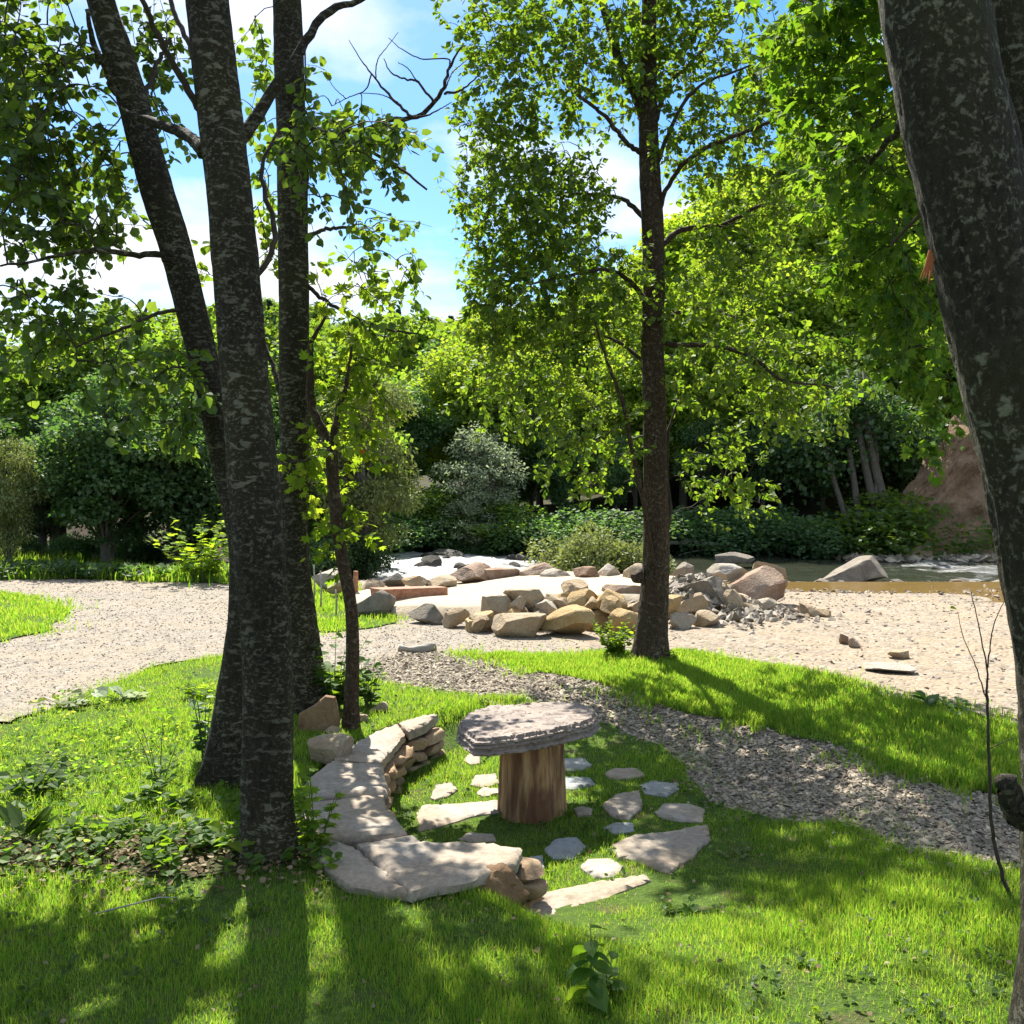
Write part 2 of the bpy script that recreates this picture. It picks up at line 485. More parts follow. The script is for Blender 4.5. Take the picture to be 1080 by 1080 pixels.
def gravel_b(a, b_, c_, sc=38, tint=None):
    def b(nt):
        v = coords(nt, (1, 1, 1))
        vo = nd(nt, 'ShaderNodeTexVoronoi', Scale=sc); nt.links.new(v, vo.inputs['Vector'])
        vo2 = nd(nt, 'ShaderNodeTexVoronoi', Scale=sc * 0.42); nt.links.new(v, vo2.inputs['Vector'])
        bw = nt.nodes.new('ShaderNodeRGBToBW'); nt.links.new(vo.outputs['Color'], bw.inputs[0])
        bw2 = nt.nodes.new('ShaderNodeRGBToBW'); nt.links.new(vo2.outputs['Color'], bw2.inputs[0])
        n1 = tex(nt, v, 0.8, 5, 0.6); n2 = tex(nt, v, 4.5, 4, 0.6)
        s = mix(nt, 0.4, bw.outputs[0], bw2.outputs[0])
        col = ramp(nt, s, [(0.15, a), (0.5, b_), (0.85, c_)])
        sand = tint or [x * 1.08 for x in b_]
        col = mix(nt, ramp(nt, mix(nt, 0.5, n1, n2), [(0.45, 0), (0.6, 0.85)]), col, sand)
        hh = mix(nt, 0.35, vo.outputs['Distance'], vo2.outputs['Distance'])
        iv = nt.nodes.new('ShaderNodeInvert'); nt.links.new(hh, iv.inputs[1])
        return col, iv.outputs[0]
    return b


M['gravel'] = surf_mat('gravel', gravel_b((0.12, 0.105, 0.082), (0.225, 0.195, 0.155), (0.32, 0.285, 0.235), 44, (0.26, 0.215, 0.155)), 0.9, 0.9, 0.02, 0.2)
M['bar'] = surf_mat('bar', gravel_b((0.14, 0.112, 0.082), (0.24, 0.195, 0.145), (0.31, 0.265, 0.21), 24, (0.285, 0.22, 0.145)), 0.9, 0.9, 0.03, 0.2)
M['slate_gravel'] = surf_mat('slate_gravel', gravel_b((0.14, 0.122, 0.095), (0.26, 0.228, 0.18), (0.38, 0.335, 0.27), 46, (0.31, 0.255, 0.18)), 0.85, 1.0, 0.02, 0.3)
M['sand'] = surf_mat('sand', gravel_b((0.34, 0.275, 0.20), (0.40, 0.335, 0.25), (0.46, 0.395, 0.30), 60, (0.40, 0.325, 0.23)), 0.95, 0.5, 0.01, 0.1)
M['earth'] = surf_mat('earth', rock_b([(0.20, 0.13, 0.075), (0.32, 0.22, 0.14), (0.42, 0.31, 0.21), (0.24, 0.15, 0.09)], 0.5, 1.4), 0.95, 1.0, 0.12, 0.1)


def pebble_mat(name, stops):
    m, nt, out = new_mat(name)
    p = nd(nt, 'ShaderNodeBsdfPrincipled', Roughness=0.8); p.inputs['Specular IOR Level'].default_value = 0.3
    g = nt.nodes.new('ShaderNodeNewGeometry')
    nt.links.new(ramp(nt, g.outputs['Random Per Island'], stops), p.inputs['Base Color'])
    nt.links.new(p.outputs[0], out.inputs[0])
    return m


M['pebble_slate'] = pebble_mat('pebble_slate', [(0, (0.105, 0.086, 0.062)), (0.6, (0.285, 0.235, 0.17)), (1, (0.43, 0.365, 0.27))])
M['pebble_pale'] = pebble_mat('pebble_pale', [(0, (0.13, 0.108, 0.08)), (0.5, (0.235, 0.20, 0.155)), (1, (0.35, 0.31, 0.25))])


def water_mat(name, base, foam_masks, rough=0.06, bumps=0.25, sx=(0.5, 1.6, 1)):
    m, nt, out = new_mat(name)
    p = nd(nt, 'ShaderNodeBsdfPrincipled', Roughness=rough, IOR=1.33)
    v = coords(nt, sx)
    n1 = tex(nt, v, 3.2, 5, 0.6, 0.6); n2 = tex(nt, v, 1.1, 6, 0.68, 1.0)
    bmp = nd(nt, 'ShaderNodeBump', Strength=bumps, Distance=0.12)
    nt.links.new(n1, bmp.inputs['Height']); nt.links.new(bmp.outputs[0], p.inputs['Normal'])
    p.inputs['Base Color'].default_value = (*base, 1)
    if foam_masks:
        tc = nt.nodes.new('ShaderNodeTexCoord'); sp = nt.nodes.new('ShaderNodeSeparateXYZ')
        nt.links.new(tc.outputs['Object'], sp.inputs[0])
        mr = ramp(nt, nd_math(nt, sp.outputs['X'], 40.0, 20.0), foam_masks)
        ad = nd(nt, 'ShaderNodeMath', operation='ADD'); nt.links.new(n2, ad.inputs[0]); nt.links.new(mr, ad.inputs[1])
        f = ramp(nt, ad.outputs[0], [(0.70, 0), (0.98, 1)])
        n5 = tex(nt, coords(nt, (1.2, 5.0, 1)), 2.6, 6, 0.7, 0.8)
        c = mix(nt, f, base, ramp(nt, n5, [(0.30, (0.10, 0.10, 0.085)), (0.50, (0.34, 0.34, 0.33)), (0.66, (0.62, 0.63, 0.64))]))
        nt.links.new(c, p.inputs['Base Color'])
        nt.links.new(ramp(nt, f, [(0, [rough] * 3), (1, [0.6] * 3)]), p.inputs['Roughness'])
    nt.links.new(p.outputs[0], out.inputs[0])
    return m


def nd_math(nt, s, div, add):
    a = nd(nt, 'ShaderNodeMath', operation='ADD'); a.inputs[1].default_value = add; nt.links.new(s, a.inputs[0])
    d = nd(nt, 'ShaderNodeMath', operation='DIVIDE'); d.inputs[1].default_value = div; nt.links.new(a.outputs[0], d.inputs[0])
    return d.outputs[0]


# x -20..20 maps to 0..1: rapids on the left half, white water again about x = 9..13
M['river'] = water_mat('river', (0.030, 0.034, 0.022), [(0.36, 0.42), (0.50, 0.42), (0.57, 0.05), (0.68, 0.06), (0.74, 0.26), (0.85, 0.22)], 0.05, 0.5)
M['puddle'] = water_mat('puddle', (0.20, 0.13, 0.045), None, 0.07, 0.12)

# ------------------------------------------------------------------ ground and its regions
def axis(lo, hi, fine_lo, fine_hi, d, grow=1.25):
    a = list(np.arange(fine_lo, fine_hi + 1e-6, d))
    s = d
    while a[-1] < hi: s *= grow; a.append(a[-1] + s)
    s = d
    while a[0] > lo: s *= grow; a.insert(0, a[0] - s)
    return np.array(a)


def grid_mesh(name, xs, ys, zf, mat, smooth=True):
    X, Y = np.meshgrid(xs, ys)
    V = np.stack([X, Y, zf(X, Y)], -1).reshape(-1, 3)
    nx, ny = len(xs), len(ys)
    i = np.arange(ny - 1)[:, None] * nx + np.arange(nx - 1)[None]
    q = np.stack([i, i + 1, i + nx + 1, i + nx], -1).reshape(-1, 4)
    return mesh_np(name, V, [q], mat, None, smooth)


gx, gy = axis(-260, 260, -10, 14, 0.2), axis(-40, 420, -2, 30, 0.2)
o = grid_mesh('ground', gx, gy, lambda X, Y: h(X, Y) - 0.03, M['soil'])
tag(o, 'bare soil and forest floor under the lawns, trees and riverbanks', 'ground', kind='structure')


def fbm(x, y, s=1.0, seed=0.0):
    return np.array([mnoise.fractal(Vector((a * s, b * s, seed)), 1.0, 2.0, 4) for a, b in zip(np.ravel(x), np.ravel(y))]).reshape(np.shape(x))


def in_poly(pts, poly):
    x, y = pts[:, 0], pts[:, 1]
    ins = np.zeros(len(pts), bool)
    px, py = poly[:, 0], poly[:, 1]
    j = len(poly) - 1
    for i in range(len(poly)):
        c = ((py[i] > y) != (py[j] > y)) & (x < (px[j] - px[i]) * (y - py[i]) / (py[j] - py[i] + 1e-12) + px[i])
        ins ^= c; j = i
    return ins


def ragged(poly, step, amp, seed):
    out = []
    n = len(poly)
    for i in range(n):
        a, b = poly[i], poly[(i + 1) % n]
        L = np.linalg.norm(b - a); k = max(1, int(L / step))
        for t in range(k):
            p = a + (b - a) * t / k
            out.append((p[0], p[1]))
    out = np.array(out)
    dx = fbm(out[:, 0], out[:, 1], 1.8, seed); dy = fbm(out[:, 0], out[:, 1], 1.8, seed + 9)
    return out + amp * np.stack([dx, dy], -1)


def region(name, poly, mat, off, label, cat, step=0.12, amp=0.08, seed=1.0, zf=None, kind='structure'):
    b = ragged(np.asarray(poly, float)[:, :2], step, amp, seed)
    lo, hi = b.min(0), b.max(0)
    gxs, gys = np.meshgrid(np.arange(lo[0], hi[0], step * 1.7), np.arange(lo[1], hi[1], step * 1.7))
    g = np.stack([gxs.ravel(), gys.ravel()], -1)
    g = g + RNG.normal(0, step * 0.2, g.shape)
    g = g[in_poly(g, b)]
    allp = np.vstack([b, g])
    r = delaunay_2d_cdt([Vector(p) for p in allp], [], [list(range(len(b)))], 1, 1e-5)
    V2 = np.array([[v.x, v.y] for v in r[0]]); T = np.array([f for f in r[2] if len(f) == 3])
    z = (zf or h)(V2[:, 0], V2[:, 1]) + off
    T2 = T.copy()
    e1 = V2[T[:, 1]] - V2[T[:, 0]]; e2 = V2[T[:, 2]] - V2[T[:, 0]]
    flip = (e1[:, 0] * e2[:, 1] - e1[:, 1] * e2[:, 0]) < 0
    T2[flip] = T2[flip][:, ::-1]
    o = mesh_np(name, np.column_stack([V2, z]), [T2], mat, None, True)
    tag(o, label, cat, kind=kind)
    return b


def GP(*pts):
    return np.array([GT(*p) for p in pts])


W = lambda *p: np.array([(a, b, 0) for a, b in p], float)
road_poly = np.vstack([W((-13, 4.2)), GP((-250, 770), (0, 764), (80, 735), (170, 700), (245, 690), (390, 712), (440, 716), (490, 706), (520, 694), (600, 700), (640, 690), (700, 684)), W((2.2, 12.5), (-1, 15), (-5, 15.8)), GP((250, 615), (200, 612), (100, 609), (0, 611)), W((-11, 15.6), (-20, 15), (-20, 6))])
B_road = region('gravel_road', road_poly, M['gravel'], 0.0, 'pale sunlit gravel road curving in from the left past the trees', 'road', 0.16, 0.16, 3.1)
bar_poly = np.vstack([GP((600, 690), (650, 682), (720, 690), (780, 701), (860, 718), (960, 741), (1080, 768), (1250, 800)), W((11, 7), (16, 12), (16, 20.5), (8, 20.5), (2.5, 20.4), (-5, 20), (-4.5, 15), (-0.5, 14), (0.6, 12))])
B_bar = region('gravel_bar', bar_poly, M['bar'], 0.004, 'pale sandy gravel bar beside the river on the right', 'gravel bar', 0.18, 0.14, 5.2)
path_poly = np.vstack([GP((395, 698), (440, 688), (500, 691), (560, 698), (620, 712), (690, 728), (740, 744), (820, 768), (900, 790), (1000, 814), (1080, 835), (1250, 872)), W((5.2, 3.0), (3.2, 3.3)), GP((1080, 945), (960, 925), (880, 896), (800, 880), (735, 866), (712, 830), (680, 800), (630, 777), (575, 757), (520, 744), (450, 730), (400, 722))])
B_path = region('gravel_path', path_poly, M['slate_gravel'], 0.006, 'dark slate chip path curving between the two lawns', 'path', 0.09, 0.10, 7.7)
lawn_poly = np.vstack([W((-13, 4.2)), GP((-250, 775), (0, 768), (80, 738), (170, 703), (245, 693), (390, 716), (450, 726), (520, 738), (580, 750), (640, 766), (700, 789), (733, 817), (750, 850), (800, 862), (880, 872), (960, 901), (1080, 922)), W((3.2, 3.55), (4.5, 3.1), (7, 2), (7, -2), (-13, -2))])
B_lawn = region('lawn', lawn_poly, M['lawn'], 0.016, 'short bright green lawn around the trees and the stone bench', 'lawn', 0.14, 0.10, 2.3)
strip_poly = GP((500, 692), (560, 692), (620, 694), (680, 690), (740, 692), (800, 705), (880, 722), (960, 742), (1080, 769), (1250, 803), (1250, 884), (1080, 847), (1000, 825), (900, 800), (820, 777), (740, 752), (690, 735), (620, 719), (560, 704))
B_strip = region('lawn_strip', strip_poly, M['lawn'], 0.016, 'grass strip between the slate path and the gravel bar', 'lawn', 0.14, 0.12, 4.4)
side_poly = np.vstack([W((-9, 12.8), (-10, 10)), GP((-150, 690), (0, 678), (40, 668), (75, 645), (40, 630), (0, 624))])
B_side = region('lawn_patch', side_poly, M['lawn'], 0.012, 'sunny grass patch beside the road at the left edge', 'lawn', 0.16, 0.15, 6.6)
small_poly = GP((312, 640), (322, 620), (345, 612), (375, 618), (405, 640), (418, 658), (390, 664), (340, 668))
B_small = region('lawn_corner', small_poly, M['lawn'], 0.012, 'little grass corner left of the sand terrace', 'lawn', 0.14, 0.12, 8.8)
verge_poly = np.vstack([W((-16, 15.9)), GP((0, 612), (100, 611), (200, 614), (255, 617)), W((-4.2, 16.6), (-4.6, 19), (-16, 20))])
B_verge = region('grass_verge', verge_poly, M['lawn'], 0.012, 'green verge in front of the shady trees across the road', 'verge', 0.25, 0.15, 9.9)


a_ = np.linspace(0, 2 * np.pi, 26, endpoint=False)
region('bare_soil', np.column_stack([-1.62 + 0.72 * np.cos(a_), 4.25 + 0.22 * np.sin(a_), 0 * a_]), M['soil'], 0.022, 'bare shaded soil under the leaf litter around the left trunks', 'soil', 0.05, 0.16, 12.3)


# raised sand terrace
SAND_C = (0.15, 12.65)


def sand_z(x, y):
    e = np.hypot((np.asarray(x) - SAND_C[0]) / 2.35, (np.asarray(y) - SAND_C[1]) / 1.72)
    top = 0.10 + 0.16 * S(np.asarray(x), -1.5, 1.2)
    return top + 0.02 * np.sin(3.1 * np.asarray(x) + 1.7 * np.sin(2 * np.asarray(y))) - 0.55 * S(e, 0.92, 1.06)


a_ = np.linspace(0, 2 * np.pi, 40, endpoint=False)
region('sand_terrace', np.column_stack([SAND_C[0] + 2.5 * np.cos(a_), SAND_C[1] + 1.85 * np.sin(a_), 0 * a_]), M['sand'], 0.0,
       'smooth pale sand terrace ringed by boulders near the river', 'terrace', 0.12, 0.05, 1.5, sand_z)

# water
wx, wy = np.arange(-24, 40, 0.16), np.arange(18.0, 28.6, 0.11)


def wave(X, Y):
    a = 0.020 * np.sin(X * 1.7 + 2.1 * np.sin(Y * 0.9) + Y * 2.2) + 0.016 * np.sin(Y * 4.6 + 1.3 * np.sin(X * 1.1)) + 0.014 * np.sin(X * 3.9 - Y * 3.1)
    rough = 0.35 + 1.4 * np.exp(-((X + 2) / 4.0) ** 2) + 1.3 * np.exp(-((X - 10.5) / 2.6) ** 2)
    return -0.50 + a * rough + RNG.normal(0, 0.007, X.shape) * rough


o = grid_mesh('river', wx, wy, wave, M['river'])
tag(o, 'shallow river with white rapids under the wooded far bank', 'river', kind='structure')
o = grid_mesh('puddle', np.arange(3.6, 16, 0.2), np.arange(12.4, 18.6, 0.2), lambda X, Y: -0.355 + 0 * X, M['puddle'])
tag(o, 'still brown pool on the gravel bar at the right', 'pool', kind='structure')

# eroded earth bank
us, vs = np.linspace(8.6, 22, 90), np.linspace(0, 1, 36)
U, Vv = np.meshgrid(us, vs)
top = np.clip((U - 9.3) * 1.35, 0.05, 5.2)
bz = -0.55 + Vv * (top + 0.4)
by = 25.4 + 0.25 * np.sin(U * 1.2) + Vv * 1.6 + 0.35 * np.sin(Vv * 6)
nz = fbm(U * 1.0, bz * 1.6, 1.1, 4.0)
by = by + 0.45 * nz
bz = bz + 0.18 * fbm(U, Vv * 3, 2.3, 8.0) * Vv
nx_ = len(us)
i = np.arange(len(vs) - 1)[:, None] * nx_ + np.arange(nx_ - 1)[None]
o = mesh_np('earth_bank', np.stack([U, by, bz], -1).reshape(-1, 3), [np.stack([i, i + 1, i + nx_ + 1, i + nx_], -1).reshape(-1, 4)], M['earth'], None, True)
tag(o, 'bare brown eroded earth bank above the river at the right', 'earth bank', kind='structure')


# ------------------------------------------------------------------ scatter: pebbles, grass, litter
def sample(poly, n, d0, pw=2.0, ylim=None):
    lo, hi = poly.min(0), poly.max(0)
    out = []; tot = 0
    while tot < n:
        p = RNG.uniform(lo, hi, (60000, 2))
        d = np.hypot(p[:, 0], p[:, 1])
        ok = (RNG.random(len(p)) < np.minimum(1, (d0 / np.maximum(d, 0.1)) ** pw)) & (np.abs(p[:, 0]) < 0.62 * p[:, 1] + 0.9) & (p[:, 1] > 1.9)
        if ylim: ok &= p[:, 1] < ylim
        p = p[ok]; p = p[in_poly(p, poly)]
        out.append(p); tot += len(p)
    return np.vstack(out)[:n]


OCT = np.array([[1, 0, 0], [0, 1, 0], [-1, 0, 0], [0, -1, 0], [0, 0, 1], [0, 0, -1]], float)
OCF = np.array([[0, 1, 4], [1, 2, 4], [2, 3, 4], [3, 0, 4], [1, 0, 5], [2, 1, 5], [3, 2, 5], [0, 3, 5]])


def pebbles(name, pts, smin, smax, flat, mat, label, zf=h, off=0.01, far=0.0012):
    pts = pts + RNG.normal(0, 0.07, pts.shape) * (RNG.random((len(pts), 1)) < 0.6)
    n = len(pts)
    d = np.hypot(pts[:, 0], pts[:, 1])
    s = (smin + (smax - smin) * RNG.random(n) ** 2.2) + far * np.maximum(d - 6, 0)
    v = OCT[None] * (1 + RNG.normal(0, 0.25, (n, 6, 1))) + RNG.normal(0, 0.18, (n, 6, 3))
    v = v * s[:, None, None] * np.array([1, 0.75, flat])
    a = RNG.random(n) * 6.283
    t1, t2 = RNG.normal(0, 0.3, n), RNG.normal(0, 0.3, n)
    v[..., 2] += t1[:, None] * v[..., 0] + t2[:, None] * v[..., 1]
    c, s_ = np.cos(a)[:, None], np.sin(a)[:, None]
    x = v[..., 0] * c - v[..., 1] * s_; y = v[..., 0] * s_ + v[..., 1] * c
    z = v[..., 2] + (zf(pts[:, 0], pts[:, 1]) + off + s * flat * 0.25)[:, None]
    V = np.stack([x + pts[:, :1], y + pts[:, 1:2], z], -1)
    f = (OCF[None] + (np.arange(n) * 6)[:, None, None]).reshape(-1, 3)
    o = mesh_np(name, V, [f], mat)
    return tag(o, label, 'gravel', kind='stuff')


def not_in(p, *polys):
    ok = np.ones(len(p), bool)
    for q in polys: ok &= ~in_poly(p, q) | (RNG.random(len(p)) < 0.04)
    return p[ok]


pebbles('path_gravel', not_in(sample(B_path, 46000, 4.5, 1.6), B_lawn, B_strip), 0.006, 0.025, 0.4, M['pebble_slate'], 'loose dark slate chips covering the path', off=0.01)
pebbles('road_gravel', not_in(sample(B_road, 20000, 7, 1.3), B_lawn, B_strip, B_small, B_side), 0.005, 0.015, 0.45, M['pebble_pale'], 'loose pale stones strewn over the gravel road', off=0.0, far=0.0004)
pebbles('bar_gravel', not_in(sample(B_bar, 15000, 10, 1.0, 19.6), B_strip), 0.005, 0.030, 0.4, M['pebble_pale'], 'loose pale stones strewn over the gravel bar', off=0.0, far=0.0005)
pebbles('shore_gravel', np.column_stack([RNG.uniform(3.0, 14, 2600), 18.2 + np.abs(RNG.normal(0, 0.8, 2600)) * RNG.choice([-1, 1], 2600)]), 0.015, 0.06, 0.45, M['pebble_pale'], 'grey wet shingle along the near waterline')
pebbles('bank_gravel', np.column_stack([RNG.uniform(8.2, 16, 900), RNG.normal(25.1, 0.3, 900)]), 0.05, 0.17, 0.6, M['pebble_slate'],
        'dark rubble at the foot of the eroded bank', zf=lambda x, y: -0.5 + 0 * x)


def patio_dist(p):
    return np.hypot(p[:, 0] - PC[0], p[:, 1] - PC[1])


def field(p, s, seed):
    """cheap smooth noise 0..1"""
    x, y = p[:, 0] * s + seed, p[:, 1] * s - seed
    v = np.sin(x * 1.7 + 1.3 * np.sin(y * 1.1)) + np.sin(y * 2.3 + 1.7 * np.sin(x * 0.9 + 1)) + 0.7 * np.sin(x * 4.1 + y * 3.3) + 0.5 * np.sin(x * 7.7 - y * 6.1)
    return 0.5 + v / 6.4


BENCH_IN = [(464, 753), (452, 763), (433, 771), (418, 787), (402, 807), (407, 834), (411, 853), (429, 877), (442, 886), (551, 891)]
BENCH_OUT = [(430, 760), (407, 767), (375, 784), (350, 800), (327, 818), (318, 830), (316, 862), (327, 893), (367, 931), (429, 942), (491, 927), (547, 909)]
SEAT_Z = 0.06
bench_fp = np.array([G(*p, 0.0)[:2] for p in BENCH_IN] + [G(*p, 0.0)[:2] for p in BENCH_OUT[::-1]])
seat_fp = np.array([G(*p, SEAT_Z)[:2] for p in BENCH_IN] + [G(*p, SEAT_Z)[:2] for p in BENCH_OUT[::-1]])

FLAGS = [  # px outline, material, label
    ([(438, 858), (446, 849), (480, 848), (528, 845), (531, 857), (500, 862), (470, 870), (441, 876)], 'flag', 'long buff flagstone on the grass left of the stump'),
    ([(453, 840), (460, 829), (478, 826), (482, 833), (470, 840), (457, 843)], 'flag', 'small tan flagstone close to the bench inner wall'),
    ([(498, 826), (502, 817), (522, 816), (524, 825), (510, 829)], 'flag', 'small pale flagstone left behind the stump'),
    ([(502, 836), (509, 831), (527, 832), (526, 838), (508, 839)], 'flag', 'tiny pale flagstone touching the stump on its left'),
    ([(491, 801), (497, 795), (508, 796), (509, 803), (496, 805)], 'flag', 'small flagstone under the slab left rim by the bench end'),
    ([(587, 806), (594, 800), (612, 800), (621, 806), (610, 811), (592, 811)], 'flag_blue', 'blue grey flagstone right behind the slab table'),
    ([(591, 826), (600, 819), (624, 820), (630, 826), (612, 831), (595, 831)], 'flag_blue', 'mossy blue grey flagstone right of the stump'),
    ([(638, 815), (648, 810), (668, 810), (676, 816), (660, 820), (643, 820)], 'flag', 'small tan flagstone beside the slate path'),
    ([(640, 848), (652, 838), (672, 835), (676, 852), (666, 863), (648, 858)], 'flag', 'grey four cornered flagstone midway to the path'),
    ([(679, 828), (690, 824), (712, 826), (716, 832), (703, 839), (683, 836)], 'flag_blue', 'pale blue flagstone nearest the slate path'),
    ([(690, 856), (700, 847), (726, 847), (743, 853), (740, 868), (716, 866), (695, 861)], 'flag', 'wide pale flagstone at the right rim of the circle'),
    ([(648, 890), (672, 880), (700, 877), (742, 869), (750, 884), (728, 902), (706, 920), (680, 908), (655, 903)], 'flag', 'largest pale flagstone with sharp corners at the lower right'),
    ([(611, 914), (622, 907), (644, 906), (654, 914), (646, 923), (628, 925)], 'flag', 'small grey flagstone between the two largest ones'),
    ([(553, 948), (562, 942), (600, 935), (640, 928), (684, 923), (688, 929), (655, 940), (632, 949), (600, 962), (575, 971), (555, 966)], 'flag', 'long bright flagstone nearest the viewer below the boulder'),
    ([(606, 852), (612, 850), (624, 852), (622, 858), (610, 858)], 'flag', 'tiny shaded flagstone right at the stump foot'),
    ([(639, 872), (650, 867), (666, 868), (668, 875), (650, 878)], 'flag_blue', 'small shaded flagstone above the largest one'),
    ([(577, 896), (588, 886), (608, 884), (616, 893), (604, 904), (584, 904)], 'flag_blue', 'shaded blue grey flagstone in the slab table shadow'),
    ([(552, 914), (558, 904), (570, 902), (573, 914), (562, 923)], 'flag_blue', 'shaded flagstone against the bench near end'),
    ([(487, 884), (500, 878), (520, 879), (522, 886), (500, 888)], 'flag', 'shaded strip of flagstone below the buff one'),
]
def grown(pl):
    q = np.array(pl, float); c = q.mean(0)
    return [tuple(x) for x in c + (q - c) * (1.16 if np.ptp(q[:, 0]) < 50 else 1.04)]


FLAGS = [(grown(a), b, c) for a, b, c in FLAGS]
flag_xy = [np.array([G(*p, -0.17)[:2] for p in f[0]]) for f in FLAGS]

TREES_XY = {}


def grass(name, poly, n, d0, pw, hmin, hmax, wid, label, thin=0.5, keep_off=True, seed=0.0, zoff=0.0, far_w=0.0004):
    p = sample(poly, n, d0, pw)
    e = poly[RNG.integers(0, len(poly), int(n * (0.10 if n > 200000 else 0.30)))]
    e = e + RNG.normal(0, 0.09, e.shape) + RNG.normal(0, 1, e.shape) * (RNG.random((len(e), 1)) ** 6) * 0.25
    e = e[(np.abs(e[:, 0]) < 0.62 * e[:, 1] + 0.9) & (e[:, 1] > 1.9)]
    e = e[RNG.random(len(e)) < np.minimum(1, (d0 * 1.3 / np.hypot(e[:, 0], e[:, 1])) ** pw)]
    e = e[field(e, 2.7, seed + 3) > 0.38]
    p = np.vstack([p, e])
    f1, f2 = field(p, 2.1, seed), field(p, 0.7, seed + 5)
    ok = RNG.random(len(p)) < np.clip((f1 * 0.6 + f2 * 0.6 - 0.14) / thin, 0.34, 1)
    if keep_off:
        ok &= ~in_poly(p, bench_fp)
        for fx in flag_xy: ok &= ~in_poly(p, fx.mean(0) + (fx - fx.mean(0)) * 0.93)
        # leaf litter and bare earth round the foot of the left trees
        lit = np.hypot((p[:, 0] + 1.6) / 0.85, (p[:, 1] - 4.25) / 0.30)
        ok &= RNG.random(len(p)) < S(lit, 0.55, 1.25) + 0.04
    p = p[ok]; f1 = f1[ok]; n = len(p)
    d = np.hypot(p[:, 0], p[:, 1])
    H = (hmin + (hmax - hmin) * RNG.random(n)) * (0.55 + 0.9 * f1)
    if keep_off: H = H * np.where(patio_dist(p) < 1.0, 0.75, 1.0)
    w = (wid + far_w * np.maximum(d - 3.0, 0)) * RNG.uniform(0.7, 1.3, n)
    a = RNG.random(n) * 6.283
    side = np.stack([np.cos(a), np.sin(a), 0 * a], -1)
    la = RNG.random(n) * 6.283
    lean = np.stack([np.cos(la), np.sin(la), 0 * la], -1) * (RNG.random(n) ** 1.3 * 0.75)[:, None]
    base = np.column_stack([p, h(p[:, 0], p[:, 1]) + zoff])
    up = np.array([0, 0, 1.0])
    mid = base + H[:, None] * (0.55 * up + 0.25 * lean)
    tip = base + H[:, None] * ((1 - 0.25 * (lean ** 2).sum(1))[:, None] * up + 0.85 * lean)
    hw = (w / 2)[:, None]
    V = np.stack([base - side * hw, base + side * hw, mid + side * hw * 0.8, mid - side * hw * 0.8, tip], 1)
    o_ = (np.arange(n) * 5)[:, None]
    q = np.array([0, 1, 2, 3])[None] + o_; t = np.array([3, 2, 4])[None] + o_
    o = mesh_np(name, V, [q, t], M['grass'])
    return tag(o, label, 'grass', kind='stuff')


near = np.vstack([B_lawn])
grass('lawn_grass', near, 480000, 4.0, 1.6, 0.020, 0.058, 0.0026, 'short lush grass of the main lawn', 0.42, True, 1.0)
grass('strip_grass', B_strip, 90000, 7.5, 1.5, 0.025, 0.07, 0.005, 'short grass growing on the strip before the gravel bar', 0.5, False, 3.0, 0.01)
grass('patch_grass', B_side, 16000, 9, 1.2, 0.03, 0.08, 0.007, 'sunny grass at the left edge of the road', 0.5, False, 5.0)
grass('corner_grass', B_small, 9000, 10, 1.2, 0.03, 0.08, 0.007, 'grass left of the sand terrace', 0.5, False, 6.0)
grass('verge_grass', B_verge, 16000, 15, 1.0, 0.08, 0.28, 0.018, 'rough grass on the verge under the trees', 0.5, False, 7.0)


def groundcover(name, pts, size, n_leaf, mat, label, hgt=0.03, shape='oval', cat='ground cover', zf=h):
    n = len(pts)
    k = n * n_leaf
    b = np.repeat(np.column_stack([pts, zf(pts[:, 0], pts[:, 1])]), n_leaf, 0)
    a = RNG.random(k) * 6.283
    el = RNG.uniform(0.0, 0.7, k)
    d = np.stack([np.cos(a) * np.cos(el), np.sin(a) * np.cos(el), np.sin(el)], -1)
    b = b + d * RNG.uniform(0.0, 0.6, (k, 1)) * size + np.array([0, 0, 1]) * RNG.uniform(0.2, 1, (k, 1)) * hgt
    nr = unit(np.array([0, 0, 1]) + RNG.normal(0, 0.35, (k, 3)))
    mb = MB()
    leaves(mb, b, d, nr, size * RNG.uniform(0.6, 1.2, k), shape)
    o = mb.build(name, M[mat])
    return tag(o, label, cat, kind='stuff')


def off_stone(p):
    ok = ~in_poly(p, bench_fp)
    for fx in flag_xy: ok &= ~in_poly(p, fx)
    return p[ok]


pts = off_stone(sample(B_lawn, 1700, 4.5, 1.2))
pts = pts[field(pts, 1.1, 2.0) > 0.47]
groundcover('clover', pts, 0.022, 6, 'leaf_maple', 'small broad leaved clover and weeds scattered through the lawn', 0.045)
lw = np.column_stack([RNG.normal(-2.55, 0.65, 300), RNG.normal(5.4, 0.65, 300)])
groundcover('weed_cover', off_stone(lw), 0.030, 6, 'grass', 'broad leaved weeds spreading over the lawn left of the trees', 0.10)
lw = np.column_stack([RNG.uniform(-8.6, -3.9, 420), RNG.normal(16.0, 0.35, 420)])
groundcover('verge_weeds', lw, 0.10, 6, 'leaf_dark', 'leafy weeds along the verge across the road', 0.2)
ll = np.column_stack([-1.55 + RNG.normal(0, 0.6, 1500), 4.22 + RNG.normal(0, 0.2, 1500)])
groundcover('fallen_leaves', off_stone(ll), 0.026, 1, 'dead_leaf', 'dry brown leaf litter around the foot of the left trees', 0.015, cat='leaf litter', zf=lambda x, y: h(x, y) + 0.022)
lw = np.column_stack([-1.75 + RNG.normal(0, 0.6, 160), 4.3 + RNG.normal(0, 0.22, 160)])
